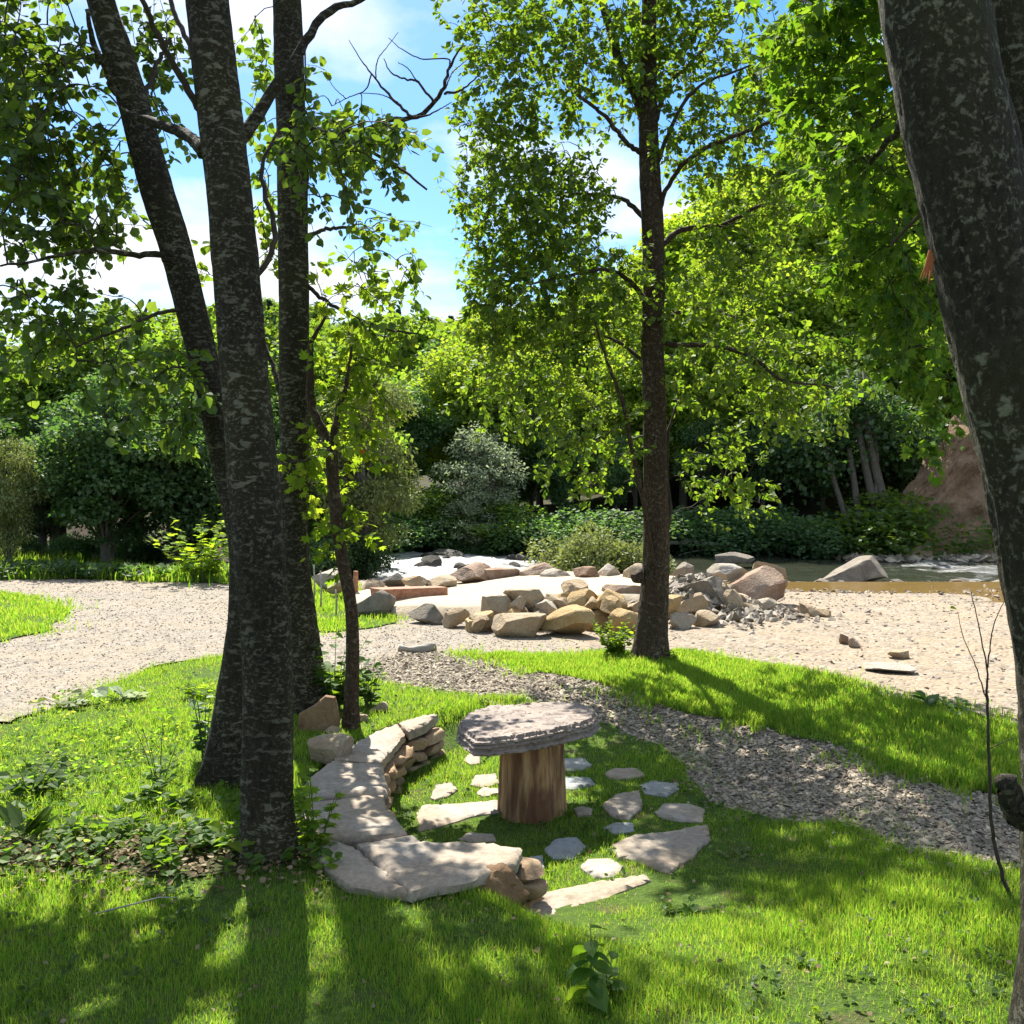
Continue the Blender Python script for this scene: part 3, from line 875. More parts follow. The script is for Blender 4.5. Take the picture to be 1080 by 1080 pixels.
groundcover('litter_weeds', off_stone(lw), 0.045, 6, 'leaf_maple', 'low broad leaved weeds growing through the leaf litter by the left trunks', 0.07, zf=lambda x, y: h(x, y) + 0.02)
ll = off_stone(sample(B_lawn, 900, 4.2, 1.4))
groundcover('lawn_litter', ll, 0.02, 1, 'dead_leaf', 'single dry leaves and bits lying in the lawn', 0.035, cat='leaf litter')


# ------------------------------------------------------------------ stones
def rock_mesh(seed, size, cuts=9, sub=4, rough=0.03, flat_top=None):
    """angular boulder: an icosphere sliced by random planes, then roughened; returns verts, faces."""
    rs = np.random.default_rng(seed)
    bm = bmesh.new()
    bmesh.ops.create_icosphere(bm, subdivisions=sub, radius=1.0)
    v = np.array([x.co[:] for x in bm.verts]); f = np.array([[q.index for q in p.verts] for p in bm.faces])
    bm.free()
    v = v * 1.25
    for _ in range(cuts):
        n = unit(rs.normal(0, 1, 3) * np.array([1, 1, 0.9]))
        d = rs.uniform(0.55, 0.86)
        t = v @ n - d
        v = v - np.clip(t, 0, None)[:, None] * n
    if flat_top is not None:
        n = unit(np.array([rs.normal(0, .08), rs.normal(0, .08), 1])); t = v @ n - flat_top
        v = v - np.clip(t, 0, None)[:, None] * n
    t = v @ np.array([0, 0, -1.0]) - 0.75
    v = v + np.clip(t, 0, None)[:, None] * np.array([0, 0, 1.0])
    off = rs.uniform(0, 50, 3)
    dsp = np.array([mnoise.fractal(Vector(p * 2.2 + off), 1.0, 2.0, 5) for p in v])
    d2 = np.array([mnoise.fractal(Vector(p * 7.5 + off), 1.0, 2.0, 3) for p in v])
    v = v + unit(v) * (dsp * rough + d2 * rough * 0.55)[:, None]
    lo, hi = v.min(0), v.max(0)
    v = (v - (lo + hi) / 2) / (hi - lo) * np.array(size)
    v[:, 2] += size[2] / 2
    return v, f


def stone(name, loc, size, mat, label, cat='boulder', seed=0, rz=0.0, tilt=(0, 0), group=None, cuts=9, sub=4, rough=0.04, flat_top=None):
    v, f = rock_mesh(seed, size, cuts, sub, rough, flat_top)
    o = mesh_np(name, v, [f], M[mat], None, True, 28)
    o.location = [float(c) for c in loc]; o.rotation_euler = (tilt[0], tilt[1], rz)
    return tag(o, label, cat, group)


def wedge(o, k=0.55):
    xs = [v.co.x for v in o.data.vertices]; a, b = min(xs), max(xs)
    for v in o.data.vertices:
        t = (v.co.x - a) / (b - a)
        v.co.z *= (1 - k) + k * min(1.0, t * 1.45)
    return o


def boulder(x0, x1, y0, y1, mat, label, Y=None, seed=0, dep=0.85, name='boulder', cat='boulder', rz=None, tilt=(0, 0), sub=4, sink=0.04, **kw):
    cx = (x0 + x1) / 2
    if Y is None:
        p = GT(cx, y1); Yf = p[1]; zb = p[2]
    else:
        Yf = Y; zb = P(cx, y1, Y)[2]
    big = (1.22 if (505 < cx < 665 and y1 > 640) else 1.1) if x1 - x0 > 18 else 1.0
    w = (x1 - x0) / F * Yf * 1.04 * big
    hg = (P(cx, y0, Yf)[2] - zb) * big
    dp = w * dep
    X = (cx - CX) / F * (Yf + dp * 0.3) / CT
    return stone(name, (X, Yf + dp * 0.45, zb - sink * hg), (w, dp, hg * (1.0 + sink)), mat, label, cat, seed, 0.0 if rz is None else rz, tilt, sub=sub, **kw)


# boulder wall and ring round the sand terrace  (pixel box of each)
boulder(379, 413, 627, 652, 'grey', 'x', seed=1) if False else None
BO = [
    (376, 414, 625, 652, 'rock_grey', 'grey wedge shaped boulder left of the timber beam', None, 1, 0.8),
    (431, 467, 640, 659, 'rock_grey', 'low rough grey boulder in front of the timber beam', None, 2, 0.8),
    (467, 494, 645, 663, 'rock_tan', 'low mossy tan boulder right of the rough grey one', None, 3, 0.8),
    (493, 516, 651, 667, 'rock_tan', 'small brown boulder low at the left foot of the stone wall', None, 4, 0.8),
    (513, 531, 653, 667, 'rock_ochre', 'small dark gold boulder under the cube shaped one', None, 5, 0.9),
    (510, 537, 634, 658, 'rock_tan', 'cube shaped boulder with a grey top sitting on smaller stones', 10.75, 6, 0.9),
    (524, 571, 653, 673, 'rock_tan', 'flat lens shaped tan boulder at the wall foot', None, 7, 0.7),
    (535, 572, 628, 656, 'rock_tan', 'upright tan and grey boulder with ridged sides on the flat one', 10.8, 8, 0.8),
    (571, 621, 645, 673, 'rock_ochre', 'biggest ochre boulder with a slanted face at the wall foot', None, 9, 0.8),
    (571, 604, 632, 650, 'rock_tan', 'squarish tan boulder resting on the biggest ochre one', 10.75, 10, 0.9),
    (596, 632, 627, 651, 'rock_ochre', 'yellow boulder with a cracked round face in the upper row', 10.7, 11, 0.9),
    (628, 662, 628, 651, 'rock_ochre', 'rounded yellow boulder beside the tree in the upper row', 10.65, 12, 0.9),
    (620, 645, 650, 672, 'rock_ochre', 'shadowed gold boulder low in the gap of the wall', 10.45, 13, 0.9),
    (645, 676, 648, 671, 'rock_ochre', 'rounded mustard boulder at the wall foot beside the tree', None, 14, 0.9),
    (594, 620, 614, 631, 'rock_tan', 'small gold boulder on top of the wall left part', 11.1, 15, 0.9),
    (631, 654, 597, 616, 'rock_pale', 'pale cream boulder at the back of the sand terrace', 13.6, 16, 0.9),
    (606, 631, 600, 615, 'rock_red', 'dark flat topped block at the back of the sand terrace', 13.5, 17, 0.8),
    (658, 682, 597, 618, 'rock_tan', 'tan boulder behind the tree at the terrace back', 13.2, 18, 0.9),
    (638, 684, 619, 634, 'rock_red', 'long purple brown slab boulder left of the tree', 11.4, 19, 0.7),
    (700, 720, 631, 650, 'rock_ochre', 'yellow boulder just right of the tree trunk', 10.6, 20, 0.9),
    (714, 746, 630, 648, 'rock_tan', 'tan slab lying slanted right of the tree trunk', 10.9, 21, 0.8),
    (715, 731, 609, 632, 'rock_grey', 'thin grey slab standing on edge beside the rubble heap', 11.6, 22, 0.5),
    (710, 732, 595, 610, 'rock_grey', 'rounded grey boulder far behind the tree trunk', 13.4, 23, 0.9),
    (699, 717, 616, 634, 'rock_tan', 'orange tan block behind the tree trunk', 11.9, 24, 0.8),
    (722, 778, 612, 646, 'rock_grey', 'big rounded grey boulder half buried in the rubble heap', 11.3, 25, 0.8),
    (749, 790, 597, 612, 'rock_pale', 'pale flat topped boulder behind the rubble heap', 12.9, 26, 0.8),
    (765, 828, 603, 640, 'rock_red', 'huge rust red boulder with a pale top at the right end', None, 27, 0.7),
    (797, 832, 596, 630, 'rock_tan', 'pointed tan boulder leaning behind the rust red one', 12.9, 28, 0.8),
    (767, 781, 636, 652, 'rock_grey', 'small pointed grey stone below the rust red boulder', None, 29, 0.9),
    (475, 515, 596, 617, 'rock_red', 'tall peaked brown boulder on the terrace back rim', 13.7, 30, 0.8),
    (549, 582, 596, 612, 'rock_red', 'rounded brown boulder right of the long red stone', 13.8, 31, 0.8),
    (571, 603, 602, 613, 'rock_pale', 'low whitish boulder on the back rim beside the bush', 13.6, 32, 0.8),
    (446, 480, 608, 621, 'rock_tan', 'low tan boulder left of the tall peaked one', 13.4, 33, 0.8),
    (425, 451, 609, 620, 'rock_tan', 'low pointed tan boulder mid left on the back rim', 13.4, 34, 0.8),
    (401, 426, 607, 622, 'rock_wet', 'dark boulder behind the left end of the beam', 13.6, 35, 0.8),
    (381, 404, 612, 626, 'rock_tan', 'pinkish boulder beside the short post', 13.2, 36, 0.8),
    (330, 362, 603, 624, 'rock_pale', 'rounded pale boulder above the grass corner', 13.6, 37, 0.8),
    (345, 364, 614, 627, 'rock_tan', 'small tan stone in front of the rounded pale boulder', 13.0, 38, 0.8),
    (655, 672, 634, 650, 'rock_grey', 'grey stone wedged behind the rounded yellow boulder', 10.95, 39, 0.8),
    (868, 934, 591, 616, 'rock_grey', 'large sloping grey boulder at the river edge', 19.4, 63, 0.7),
    (955, 988, 577, 596, 'rock_tan', 'rounded brown boulder under the far bank roots', 25.0, 41, 0.8),
    (756, 796, 584, 596, 'rock_grey', 'flat grey boulder out in the dark water', 23.0, 42, 0.6),
    (887, 899, 669, 680, 'rock_red', 'left one of two fist sized brown stones on the gravel bar', None, 43, 0.8),
    (897, 910, 673, 684, 'rock_red', 'right one of two fist sized brown stones on the gravel bar', None, 44, 0.8),
    (918, 964, 705, 712, 'rock_pale', 'flat whitish stone on the gravel bar at the right', None, 52, 0.9),
    (940, 962, 688, 696, 'rock_tan', 'small flat tan stone beyond the whitish one', None, 46, 0.7),
]
for (x0, x1, y0, y1, mt, lb, Y, sd, dp) in BO:
    small = (x1 - x0) < 20
    ob = boulder(x0, x1, y0, y1, mt, lb, Y, 100 + sd, dp, name='stone' if small else 'boulder', cat='stone' if small else 'boulder', sub=3 if small else 4, cuts=15, rough=0.03, flat_top=0.62 if ('flat' in lb or 'block' in lb or 'cube' in lb) else None)
    if 'sloping' in lb: wedge(ob, 0.75)
    if 'slanted' in lb or 'wedge' in lb or 'peaked' in lb: wedge(ob, 0.45)

# long red stone on the back rim and rubble heap
boulder(507, 553, 601, 616, 'rock_red', 'long flat red stone on the terrace back rim', 13.9, 151, 0.4, name='boulder', cat='boulder', flat_top=0.6)
rs0 = np.random.default_rng(99)
heap = GT(745, 655)
hx, hy = heap[0], heap[1] + 0.5
rp = np.column_stack([hx + RNG.normal(0.1, 0.55, 1500), hy + RNG.normal(0.1, 0.42, 1500)])


def heap_z(x, y):
    return h(x, y) + 0.42 * np.exp(-((x - hx) / 0.55) ** 2 - ((y - hy - 0.25) / 0.5) ** 2)


hm = np.linspace(-1.5, 1.5, 36)
o = grid_mesh('rubble_heap', hx + hm, hy + 0.25 + hm, lambda X, Y: heap_z(X, Y) - 0.02 * (1 + 0 * X) + 0.03 * np.sin(X * 9 + Y * 7) * np.exp(-((X - hx) ** 2 + (Y - hy) ** 2)), M['bar'])
tag(o, 'heap of grey rubble and earth between the tree and the rust red boulder', 'rubble heap', kind='structure')
pebbles('rubble', rp, 0.012, 0.075, 0.6, M['pebble_pale'], 'loose rubble stones on the heap right of the tree', heap_z, 0.0)
for k in range(34):
    x = rs0.uniform(-0.7, 2.3); y = 10.55 + 0.12 * rs0.normal() + 0.25 * max(0.0, x - 1.0)
    sz_ = rs0.uniform(0.10, 0.26)
    up_ = rs0.uniform(0.0, 0.22) if -0.2 < x < 1.4 else 0.0
    stone('stone', (x, y + up_ * 0.9, float(h(x, y)) - 0.02 + up_), (sz_ * 1.3, sz_, sz_ * 0.8), ('rock_tan', 'rock_ochre', 'rock_tan', 'rock_pale')[k % 4], 'small stone wedged between the boulders of the terrace wall', 'stone', 500 + k, rs0.uniform(0, 3), (rs0.normal(0, .2), rs0.normal(0, .2)), 'filler stones of the terrace wall', 12, 3)
for k in range(26):
    x, y = hx + rs0.normal(0.25, 0.55), hy + rs0.normal(0.1, 0.35)
    sz_ = rs0.uniform(0.08, 0.24)
    stone('stone', (x, y, float(heap_z(x, y)) - 0.03), (sz_ * 1.3, sz_, sz_ * 0.75), ('rock_tan', 'rock_pale', 'rock_tan')[k % 3], 'broken stone lying on the rubble heap', 'stone', 560 + k, rs0.uniform(0, 3), (rs0.normal(0, .3), rs0.normal(0, .3)), 'broken stones on the rubble heap', 14, 3)
# river stones: small countable stones that break the rapids
rs_ = np.random.default_rng(5)
for k in range(26):
    x, y = rs_.uniform(-4.6, 2.2), rs_.uniform(20.8, 26.3)
    s = rs_.uniform(0.18, 0.55)
    stone('river_stone', (x, y, -0.62), (s * 1.5, s, 0.15 + 0.3 * s), 'rock_wet', 'dark wet stone breaking the white rapids', 'stone', 300 + k, rs_.uniform(0, 3), sub=2, group='wet stones in the rapids')
for k in range(22):
    x, y = rs_.uniform(3.5, 12.5), rs_.uniform(18.7, 19.8)
    s = rs_.uniform(0.12, 0.4)
    stone('shore_stone', (x, y, float(h(x, y)) - 0.03), (s * 1.5, s, 0.06 + 0.3 * s), 'rock_grey', 'grey stone lying along the near waterline', 'stone', 350 + k, rs_.uniform(0, 3), sub=2, group='stones along the waterline')


def box_mb(mb, c, ax, ay, az, sx, sy, sz, jit=0.0):
    """oriented box with slightly jittered corners"""
    k = np.array([[x, y, z] for z in (-.5, .5) for y in (-.5, .5) for x in (-.5, .5)])
    if jit: k = k + RNG.normal(0, jit, k.shape)
    v = np.asarray(c) + k[:, :1] * sx * np.asarray(ax) + k[:, 1:2] * sy * np.asarray(ay) + k[:, 2:] * sz * np.asarray(az)
    mb.add(v, [[0, 2, 3, 1], [4, 5, 7, 6], [0, 1, 5, 4], [2, 6, 7, 3], [0, 4, 6, 2], [1, 3, 7, 5]])


def bevel(o, w, seg=2):
    b = o.modifiers.new('bevel', 'BEVEL'); b.width = w; b.segments = seg; b.limit_method = 'ANGLE'
    return o


# timber beam on the sand terrace, its bearer, post and stakes
ba, bb = P(396, 632, 12.0), P(468, 629, 12.7)
ax = unit(bb - ba); az = np.array([0, 0, 1.0]); ay = np.cross(az, ax)
t = thing('timber_beam', 'red brown timber beam raised on a low board at the edge of the sand terrace', 'beam', (ba + bb) / 2)
mb = MB(); box_mb(mb, (ba + bb) / 2 + [0, 0, 0.05], ax, ay, np.array([0, 0, 1]), np.linalg.norm(bb - ba), 0.24, 0.15, 0.02)
bevel(mb.build('beam', M['plank'], t), 0.012)
mb = MB(); box_mb(mb, (ba + bb) / 2 + [0.12, -0.1, -0.06], ax, ay, np.array([0, 0, 1]), np.linalg.norm(bb - ba) * 0.85, 0.12, 0.05, 0.02)
bevel(mb.build('bearer', M['driftwood'], t), 0.006)
p = P(375, 624, 12.9)
mb = MB(); mb.tube([p + [0, 0, -0.1], p + [0, 0, 0.12], p + [0.005, 0, 0.26]], [0.035, 0.033, 0.03], 8)
tag(mb.build('wooden_post', M['plank'], None, False), 'short pale wooden post beside the pinkish boulder', 'post')
for k, (px, py, tp) in enumerate([(331, 636, 596), (338, 643, 602), (354, 653, 622)]):
    q = GT(px, py); tz = P(px, tp, q[1])
    mb = MB(); mb.tube([q - [0, 0, 0.05], (q + tz) / 2 + [0.01, 0, 0], tz], [0.012, 0.011, 0.009], 6)
    tag(mb.build('garden_stake', M['driftwood'], None, True), ['tallest thin stake standing in the grass corner', 'middle thin stake in the grass corner', 'shortest thin stake at the edge of the grass corner nearest the viewer'][k], 'stake', 'stakes in the grass corner')

# curled bark on the road
q = GT(440, 689)
mb = MB()
tt = np.linspace(-1, 1, 9)
path = np.stack([q[0] + 0.16 * tt, q[1] + 0.05 * tt, q[2] + 0.035 + 0.02 * tt ** 2], -1)
for k in range(8):
    a = np.linspace(0.2, 4.2, 9)
    pass
mb.tube(path, 0.035 + 0.012 * np.sin(tt * 3), 9, 0.12)
tag(mb.build('bark_piece', M['driftwood'], None, True), 'curled piece of pale bark lying on the road before the boulders', 'bark')

# ------------------------------------------------------------------ flagstones
def slab_mesh(poly, z0, z1, seed, ridge=0.006, step=0.045, wob=0.012, tilt=(0, 0), layers=3, strata=False, rag=0.018):
    """a flat stone: ragged outline, lightly uneven top, layered rough sides, closed bottom"""
    b = ragged(poly, step, wob, seed)
    c = b.mean(0)
    n = len(b)
    rings = []
    zs = np.linspace(z0, z1, layers + 1)
    for k, z in enumerate(zs):
        sc = 1.0 - (0.03 if k in (0,) else 0.0) - rag * RNG.random() - (0.02 if k == layers else 0)
        ring = c + (b - c) * sc + RNG.normal(0, 0.0022 + 0.04 * max(0, rag - 0.018), b.shape)
        rings.append(np.column_stack([ring, np.full(n, z)]))
    top = rings[-1]
    lo, hi = b.min(0), b.max(0)
    gx_, gy_ = np.meshgrid(np.arange(lo[0], hi[0], step), np.arange(lo[1], hi[1], step))
    g = np.stack([gx_.ravel(), gy_.ravel()], -1) + RNG.normal(0, step * .2, (gx_.size, 2))
    inner = c + (b - c) * 0.94
    g = g[in_poly(g, inner)]
    r = delaunay_2d_cdt([Vector(q) for q in np.vstack([top[:, :2], g])], [], [list(range(n))], 1, 1e-6)
    V2 = np.array([[v.x, v.y] for v in r[0]]); T = np.array([f for f in r[2] if len(f) == 3])
    e1 = V2[T[:, 1]] - V2[T[:, 0]]; e2 = V2[T[:, 2]] - V2[T[:, 0]]
    fl = (e1[:, 0] * e2[:, 1] - e1[:, 1] * e2[:, 0]) < 0
    T[fl] = T[fl][:, ::-1]
    if strata:
        wv = 0.05 * fbm(V2[:, 0], V2[:, 1], 3.0, seed + 7)
        q_ = (V2[:, 1] + 0.35 * V2[:, 0] + wv) * 26 + 3.0 * fbm(V2[:, 0] * .5, V2[:, 1] * 2, 5.0, seed)
        dz = ridge * (0.55 * (q_ - np.floor(q_)) + 0.5 * fbm(V2[:, 0] * 0.4, V2[:, 1] * 3, 7.0, seed))
    else:
        dz = ridge * fbm(V2[:, 0], V2[:, 1] * 1.6, 6.0, seed) + ridge * 0.6 * fbm(V2[:, 0], V2[:, 1], 22.0, seed + 3)
    edge = np.arange(len(V2)) < n
    zt = z1 + np.where(edge, -0.4 * ridge, dz + 0.5 * ridge)
    mb = MB()
    V = np.vstack(rings[:-1] + [np.column_stack([V2, zt])])
    V[:, 2] += tilt[0] * (V[:, 0] - c[0]) + tilt[1] * (V[:, 1] - c[1])
    nb = n * layers
    j = np.arange(n); k2 = (j + 1) % n
    area = 0.5 * np.sum(b[:, 0] * np.roll(b[:, 1], -1) - b[:, 1] * np.roll(b[:, 0], -1))
    qs = []
    for l in range(layers):
        a0 = l * n; a1 = (l + 1) * n
        q = np.stack([a0 + j, a0 + k2, a1 + k2, a1 + j], -1)
        qs.append(q if area > 0 else q[:, ::-1])
    bot = np.arange(n)[::-1] if area > 0 else np.arange(n)
    mb.add(V, np.vstack(qs), T + nb, bot)
    return mb


for k, (pl, mt, lb) in enumerate(FLAGS):
    fx = flag_xy[k]
    c = fx.mean(0)
    zt = float(h(c[0], c[1])) + 0.024 + 0.003 * (k % 3)
    fx = np.array([G(*p, zt)[:2] for p in pl])
    mb = slab_mesh(fx, zt - 0.07, zt, 20 + k * 1.7, 0.008, 0.022, 0.028)
    tag(mb.build('flagstone', M[mt], None, True, 40), lb, 'flagstone', 'flagstones round the slab table')

# ------------------------------------------------------------------ stone bench
bench = thing('stone_bench', 'curved dry stone bench with pale flat seat slabs wrapping round the slab table', 'bench', G(400, 880, 0.0))
SEATS = [
    [(463, 752), (447, 754), (421, 762), (431, 772), (452, 763)],
    [(420, 763), (398, 772), (375, 784), (351, 800), (402, 805), (418, 787), (430, 773)],
    [(350, 801), (327, 818), (318, 830), (316, 843), (360, 838), (407, 835), (404, 815), (402, 806)],
    [(316, 845), (315, 868), (321, 881), (344, 882), (390, 879), (429, 877), (411, 853), (407, 837)],
    [(322, 884), (327, 893), (345, 913), (367, 931), (400, 938), (431, 941), (398, 912), (371, 891), (345, 884)],
    [(374, 889), (402, 883), (430, 879), (442, 886), (500, 889), (551, 892), (547, 909), (518, 918), (491, 927), (447, 935), (434, 939), (400, 911)],
]
for k, pl in enumerate(SEATS):
    z1 = SEAT_Z + [0.012, 0.0, 0.006, -0.004, -0.006, 0.004][k]
    fx = np.array([G(*p, z1)[:2] for p in pl])
    slab_mesh(fx, z1 - 0.055, z1, 60 + k * 2.3, 0.010, 0.026, 0.022, (0, 0), 4, False, 0.03).build('seat_slab', M['flag'], bench, True, 40)
# core of earth and rubble
core = seat_fp.mean(0)
mb = MB()
ins = []
nI, nO = len(BENCH_IN), len(BENCH_OUT)
inn = smooth_path([list(G(*p, SEAT_Z)[:2]) + [0] for p in BENCH_IN], 48)[:, :2]
out_ = smooth_path([list(G(*p, SEAT_Z)[:2]) + [0] for p in BENCH_OUT], 48)[:, :2]
ci = inn + (out_ - inn) * 0.16; co = inn + (out_ - inn) * 0.90
V = np.vstack([np.column_stack([ci, np.full(48, -0.26)]), np.column_stack([ci, np.full(48, -0.004)]), np.column_stack([co, np.full(48, -0.004)]), np.column_stack([co, np.full(48, -0.2)])])
j = np.arange(47)
mb.add(V, np.vstack([np.stack([a * 48 + j, a * 48 + j + 1, (a + 1) * 48 + j + 1, (a + 1) * 48 + j], -1) for a in range(3)]), [0, 48, 96, 144], [47, 191, 143, 95])
mb.build('rubble_core', M['dry_soil'], bench)


def lay_stones(line, z0, z1, hs, seed, inward):
    rs = np.random.default_rng(seed)
    seg = np.linalg.norm(np.diff(line, axis=0), axis=1); cum = np.concatenate([[0], np.cumsum(seg)])
    z = z0
    for hgt in hs:
        s = rs.uniform(0, 0.06)
        while s < cum[-1] - 0.03:
            L = rs.uniform(0.15, 0.30)
            m = min(s + L / 2, cum[-1])
            p = np.array([np.interp(m, cum, line[:, 0]), np.interp(m, cum, line[:, 1])])
            p2 = np.array([np.interp(min(m + .02, cum[-1]), cum, line[:, 0]), np.interp(min(m + .02, cum[-1]), cum, line[:, 1])])
            p1 = np.array([np.interp(m - .02, cum, line[:, 0]), np.interp(m - .02, cum, line[:, 1])])
            tn = unit(p2 - p1); nr = np.array([-tn[1], tn[0]]) * inward
            v, f = rock_mesh(seed * 50 + int(s * 1000) + int(z * 1000), (L * 0.98, 0.16, hgt * rs.uniform(0.9, 1.04)), 7, 3, 0.05, 0.7)
            a = math.atan2(tn[1], tn[0]) + rs.normal(0, 0.06)
            ca, sa = math.cos(a), math.sin(a)
            c2 = p + nr * (0.045 + rs.normal(0, 0.012))
            vw = np.column_stack([v[:, 0] * ca - v[:, 1] * sa + c2[0], v[:, 0] * sa + v[:, 1] * ca + c2[1], v[:, 2] + z])
            o = mesh_np('wall_stone', vw, [f], M['wall_stone'], bench, True, 30)
            s += L
        z += hgt


def offset_to(a, b, t):
    return a + (b - a) * t


lay_stones(offset_to(inn, out_, 0.10), -0.245, 0.0, [0.10, 0.08, 0.062], 11, -1 if False else 0.0)
lay_stones(offset_to(inn, out_, 0.93)[10:], -0.10, 0.0, [0.10], 17, 0.0)
# far end stones
endl = np.array([inn[0], inn[0] + (out_[0] - inn[0]) * 0.5 + [0.0, 0.05], out_[0]])
endl = smooth_path(np.column_stack([endl, 0 * endl[:, 0]]), 8)[:, :2]
lay_stones(endl, -0.235, 0.0, [0.095, 0.08, 0.058], 23, 0.0)
# rounded end boulder by the near end
stone('boulder', (*G(524, 957, -0.06)[:2] + np.array([0, 0.09]), -0.09), (0.25, 0.18, 0.165), 'rock_brown', 'rounded brown boulder set at the near end of the bench', 'boulder', 701, 0.2, sub=4, cuts=2, rough=0.09)
stone('stone', (*G(512, 926, 0.0)[:2] + np.array([0.02, 0.12]), -0.12), (0.24, 0.14, 0.115), 'rock_brown', 'small wedge stone under the bench seat near end', 'stone', 702, 0.5, sub=3)
# stones behind the trunk at the bench outer edge
q = GT(344, 810)
stone('stone_block', (q[0], q[1] + 0.1, q[2] - 0.03), (0.27, 0.18, 0.19), 'rock_tan', 'pale rounded stone block between the tree and the bench', 'stone', 703, -0.15, sub=4, cuts=12)
q = GT(334, 776)
mb = slab_mesh(np.array([[-0.13, 0], [-0.12, 0.14], [-0.03, 0.19], [0.04, 0.25], [0.10, 0.24], [0.13, 0.1], [0.12, -0.02]]), -0.035, 0.035, 3.3, 0.004, 0.04, 0.008)
o = mb.build('upright_stone', M['rock_brown'], None, True, 40)
o.location = (q[0], q[1] + 0.05, q[2] - 0.02 + 0.0); o.rotation_euler = (math.radians(82), 0, 0)
tag(o, 'flat brown stone stood on edge against the rear tree', 'stone')
for k, (px, py, sz, lb) in enumerate([(398, 752, 0.12, 'small pale stone at the sapling foot on its right'), (352, 776, 0.11, 'small rough stone at the sapling foot on its left'), (378, 762, 0.10, 'small brown stone directly before the sapling')]):
    q = GT(px, py); stone('stone', (q[0], q[1], q[2] - 0.02), (sz * 1.3, sz, sz * 0.8), 'rock_tan', lb, 'stone', 710 + k, k, sub=3)
q = GT(163, 897)
stone('stone', (q[0], q[1], q[2] - 0.01), (0.09, 0.06, 0.03), 'rock_grey', 'small round grey stone on the leaf litter left of the trunk', 'stone', 720, 0.3, sub=3)
q = GT(133, 607)
stone('stone_block', (q[0], q[1], q[2]), (0.42, 0.3, 0.2), 'rock_pale', 'pale block on the verge across the road', 'stone', 721, 0.1, sub=3)

# ------------------------------------------------------------------ slab table
TX, TY = 0.10, 5.36
table = thing('slab_table', 'garden table made of a rough slate slab on a tree stump', 'table', (TX, TY, float(h(TX, TY))))
a = np.linspace(0, 2 * np.pi, 48, endpoint=False)
lob = 1 + 0.05 * np.sin(3 * a + 0.4) + 0.035 * np.sin(5 * a + 1.2) + 0.02 * np.sin(11 * a)
mb = MB(); zb, zt = -0.26, 0.235
nz_ = 12
V = []
for k in range(nz_):
    t = k / (nz_ - 1)
    r = 0.165 * (1.07 - 0.10 * t + 0.05 * (1 - t) ** 3) * lob + RNG.normal(0, 0.0015, 48)
    V.append(np.column_stack([TX + r * np.cos(a), TY + r * np.sin(a), np.full(48, zb + (zt - zb) * t)]))
V = np.vstack(V); j = np.arange(48); k2 = (j + 1) % 48
mb.add(V, np.vstack([np.stack([l * 48 + j, l * 48 + k2, (l + 1) * 48 + k2, (l + 1) * 48 + j], -1) for l in range(nz_ - 1)]), (nz_ - 1) * 48 + j)
mb.build('stump', M['stump'], table, True, 50)
TOP = [(481, 762), (489, 751), (509, 742), (549, 738), (584, 736), (611, 738), (629, 744), (634, 754), (624, 765), (589, 775), (549, 784), (513, 789), (497, 788), (490, 779), (482, 771)]
fx = np.array([G(*p, 0.305)[:2] for p in TOP])
fx = fx.mean(0) + (fx - fx.mean(0)) * np.array([1.0, 0.9])
slab_mesh(fx, 0.225, 0.305, 91.0, 0.014, 0.013, 0.02, (0.015, -0.03), 9, True, 0.065).build('tabletop', M['slate'], table, True, 25)
q = G(556, 740, 0.31)
stone('stone', (q[0], q[1] - 0.08, 0.297), (0.055, 0.04, 0.03), 'rock_grey', 'pebble lying on the far edge of the slab table', 'stone', 730, 0.3, sub=2)


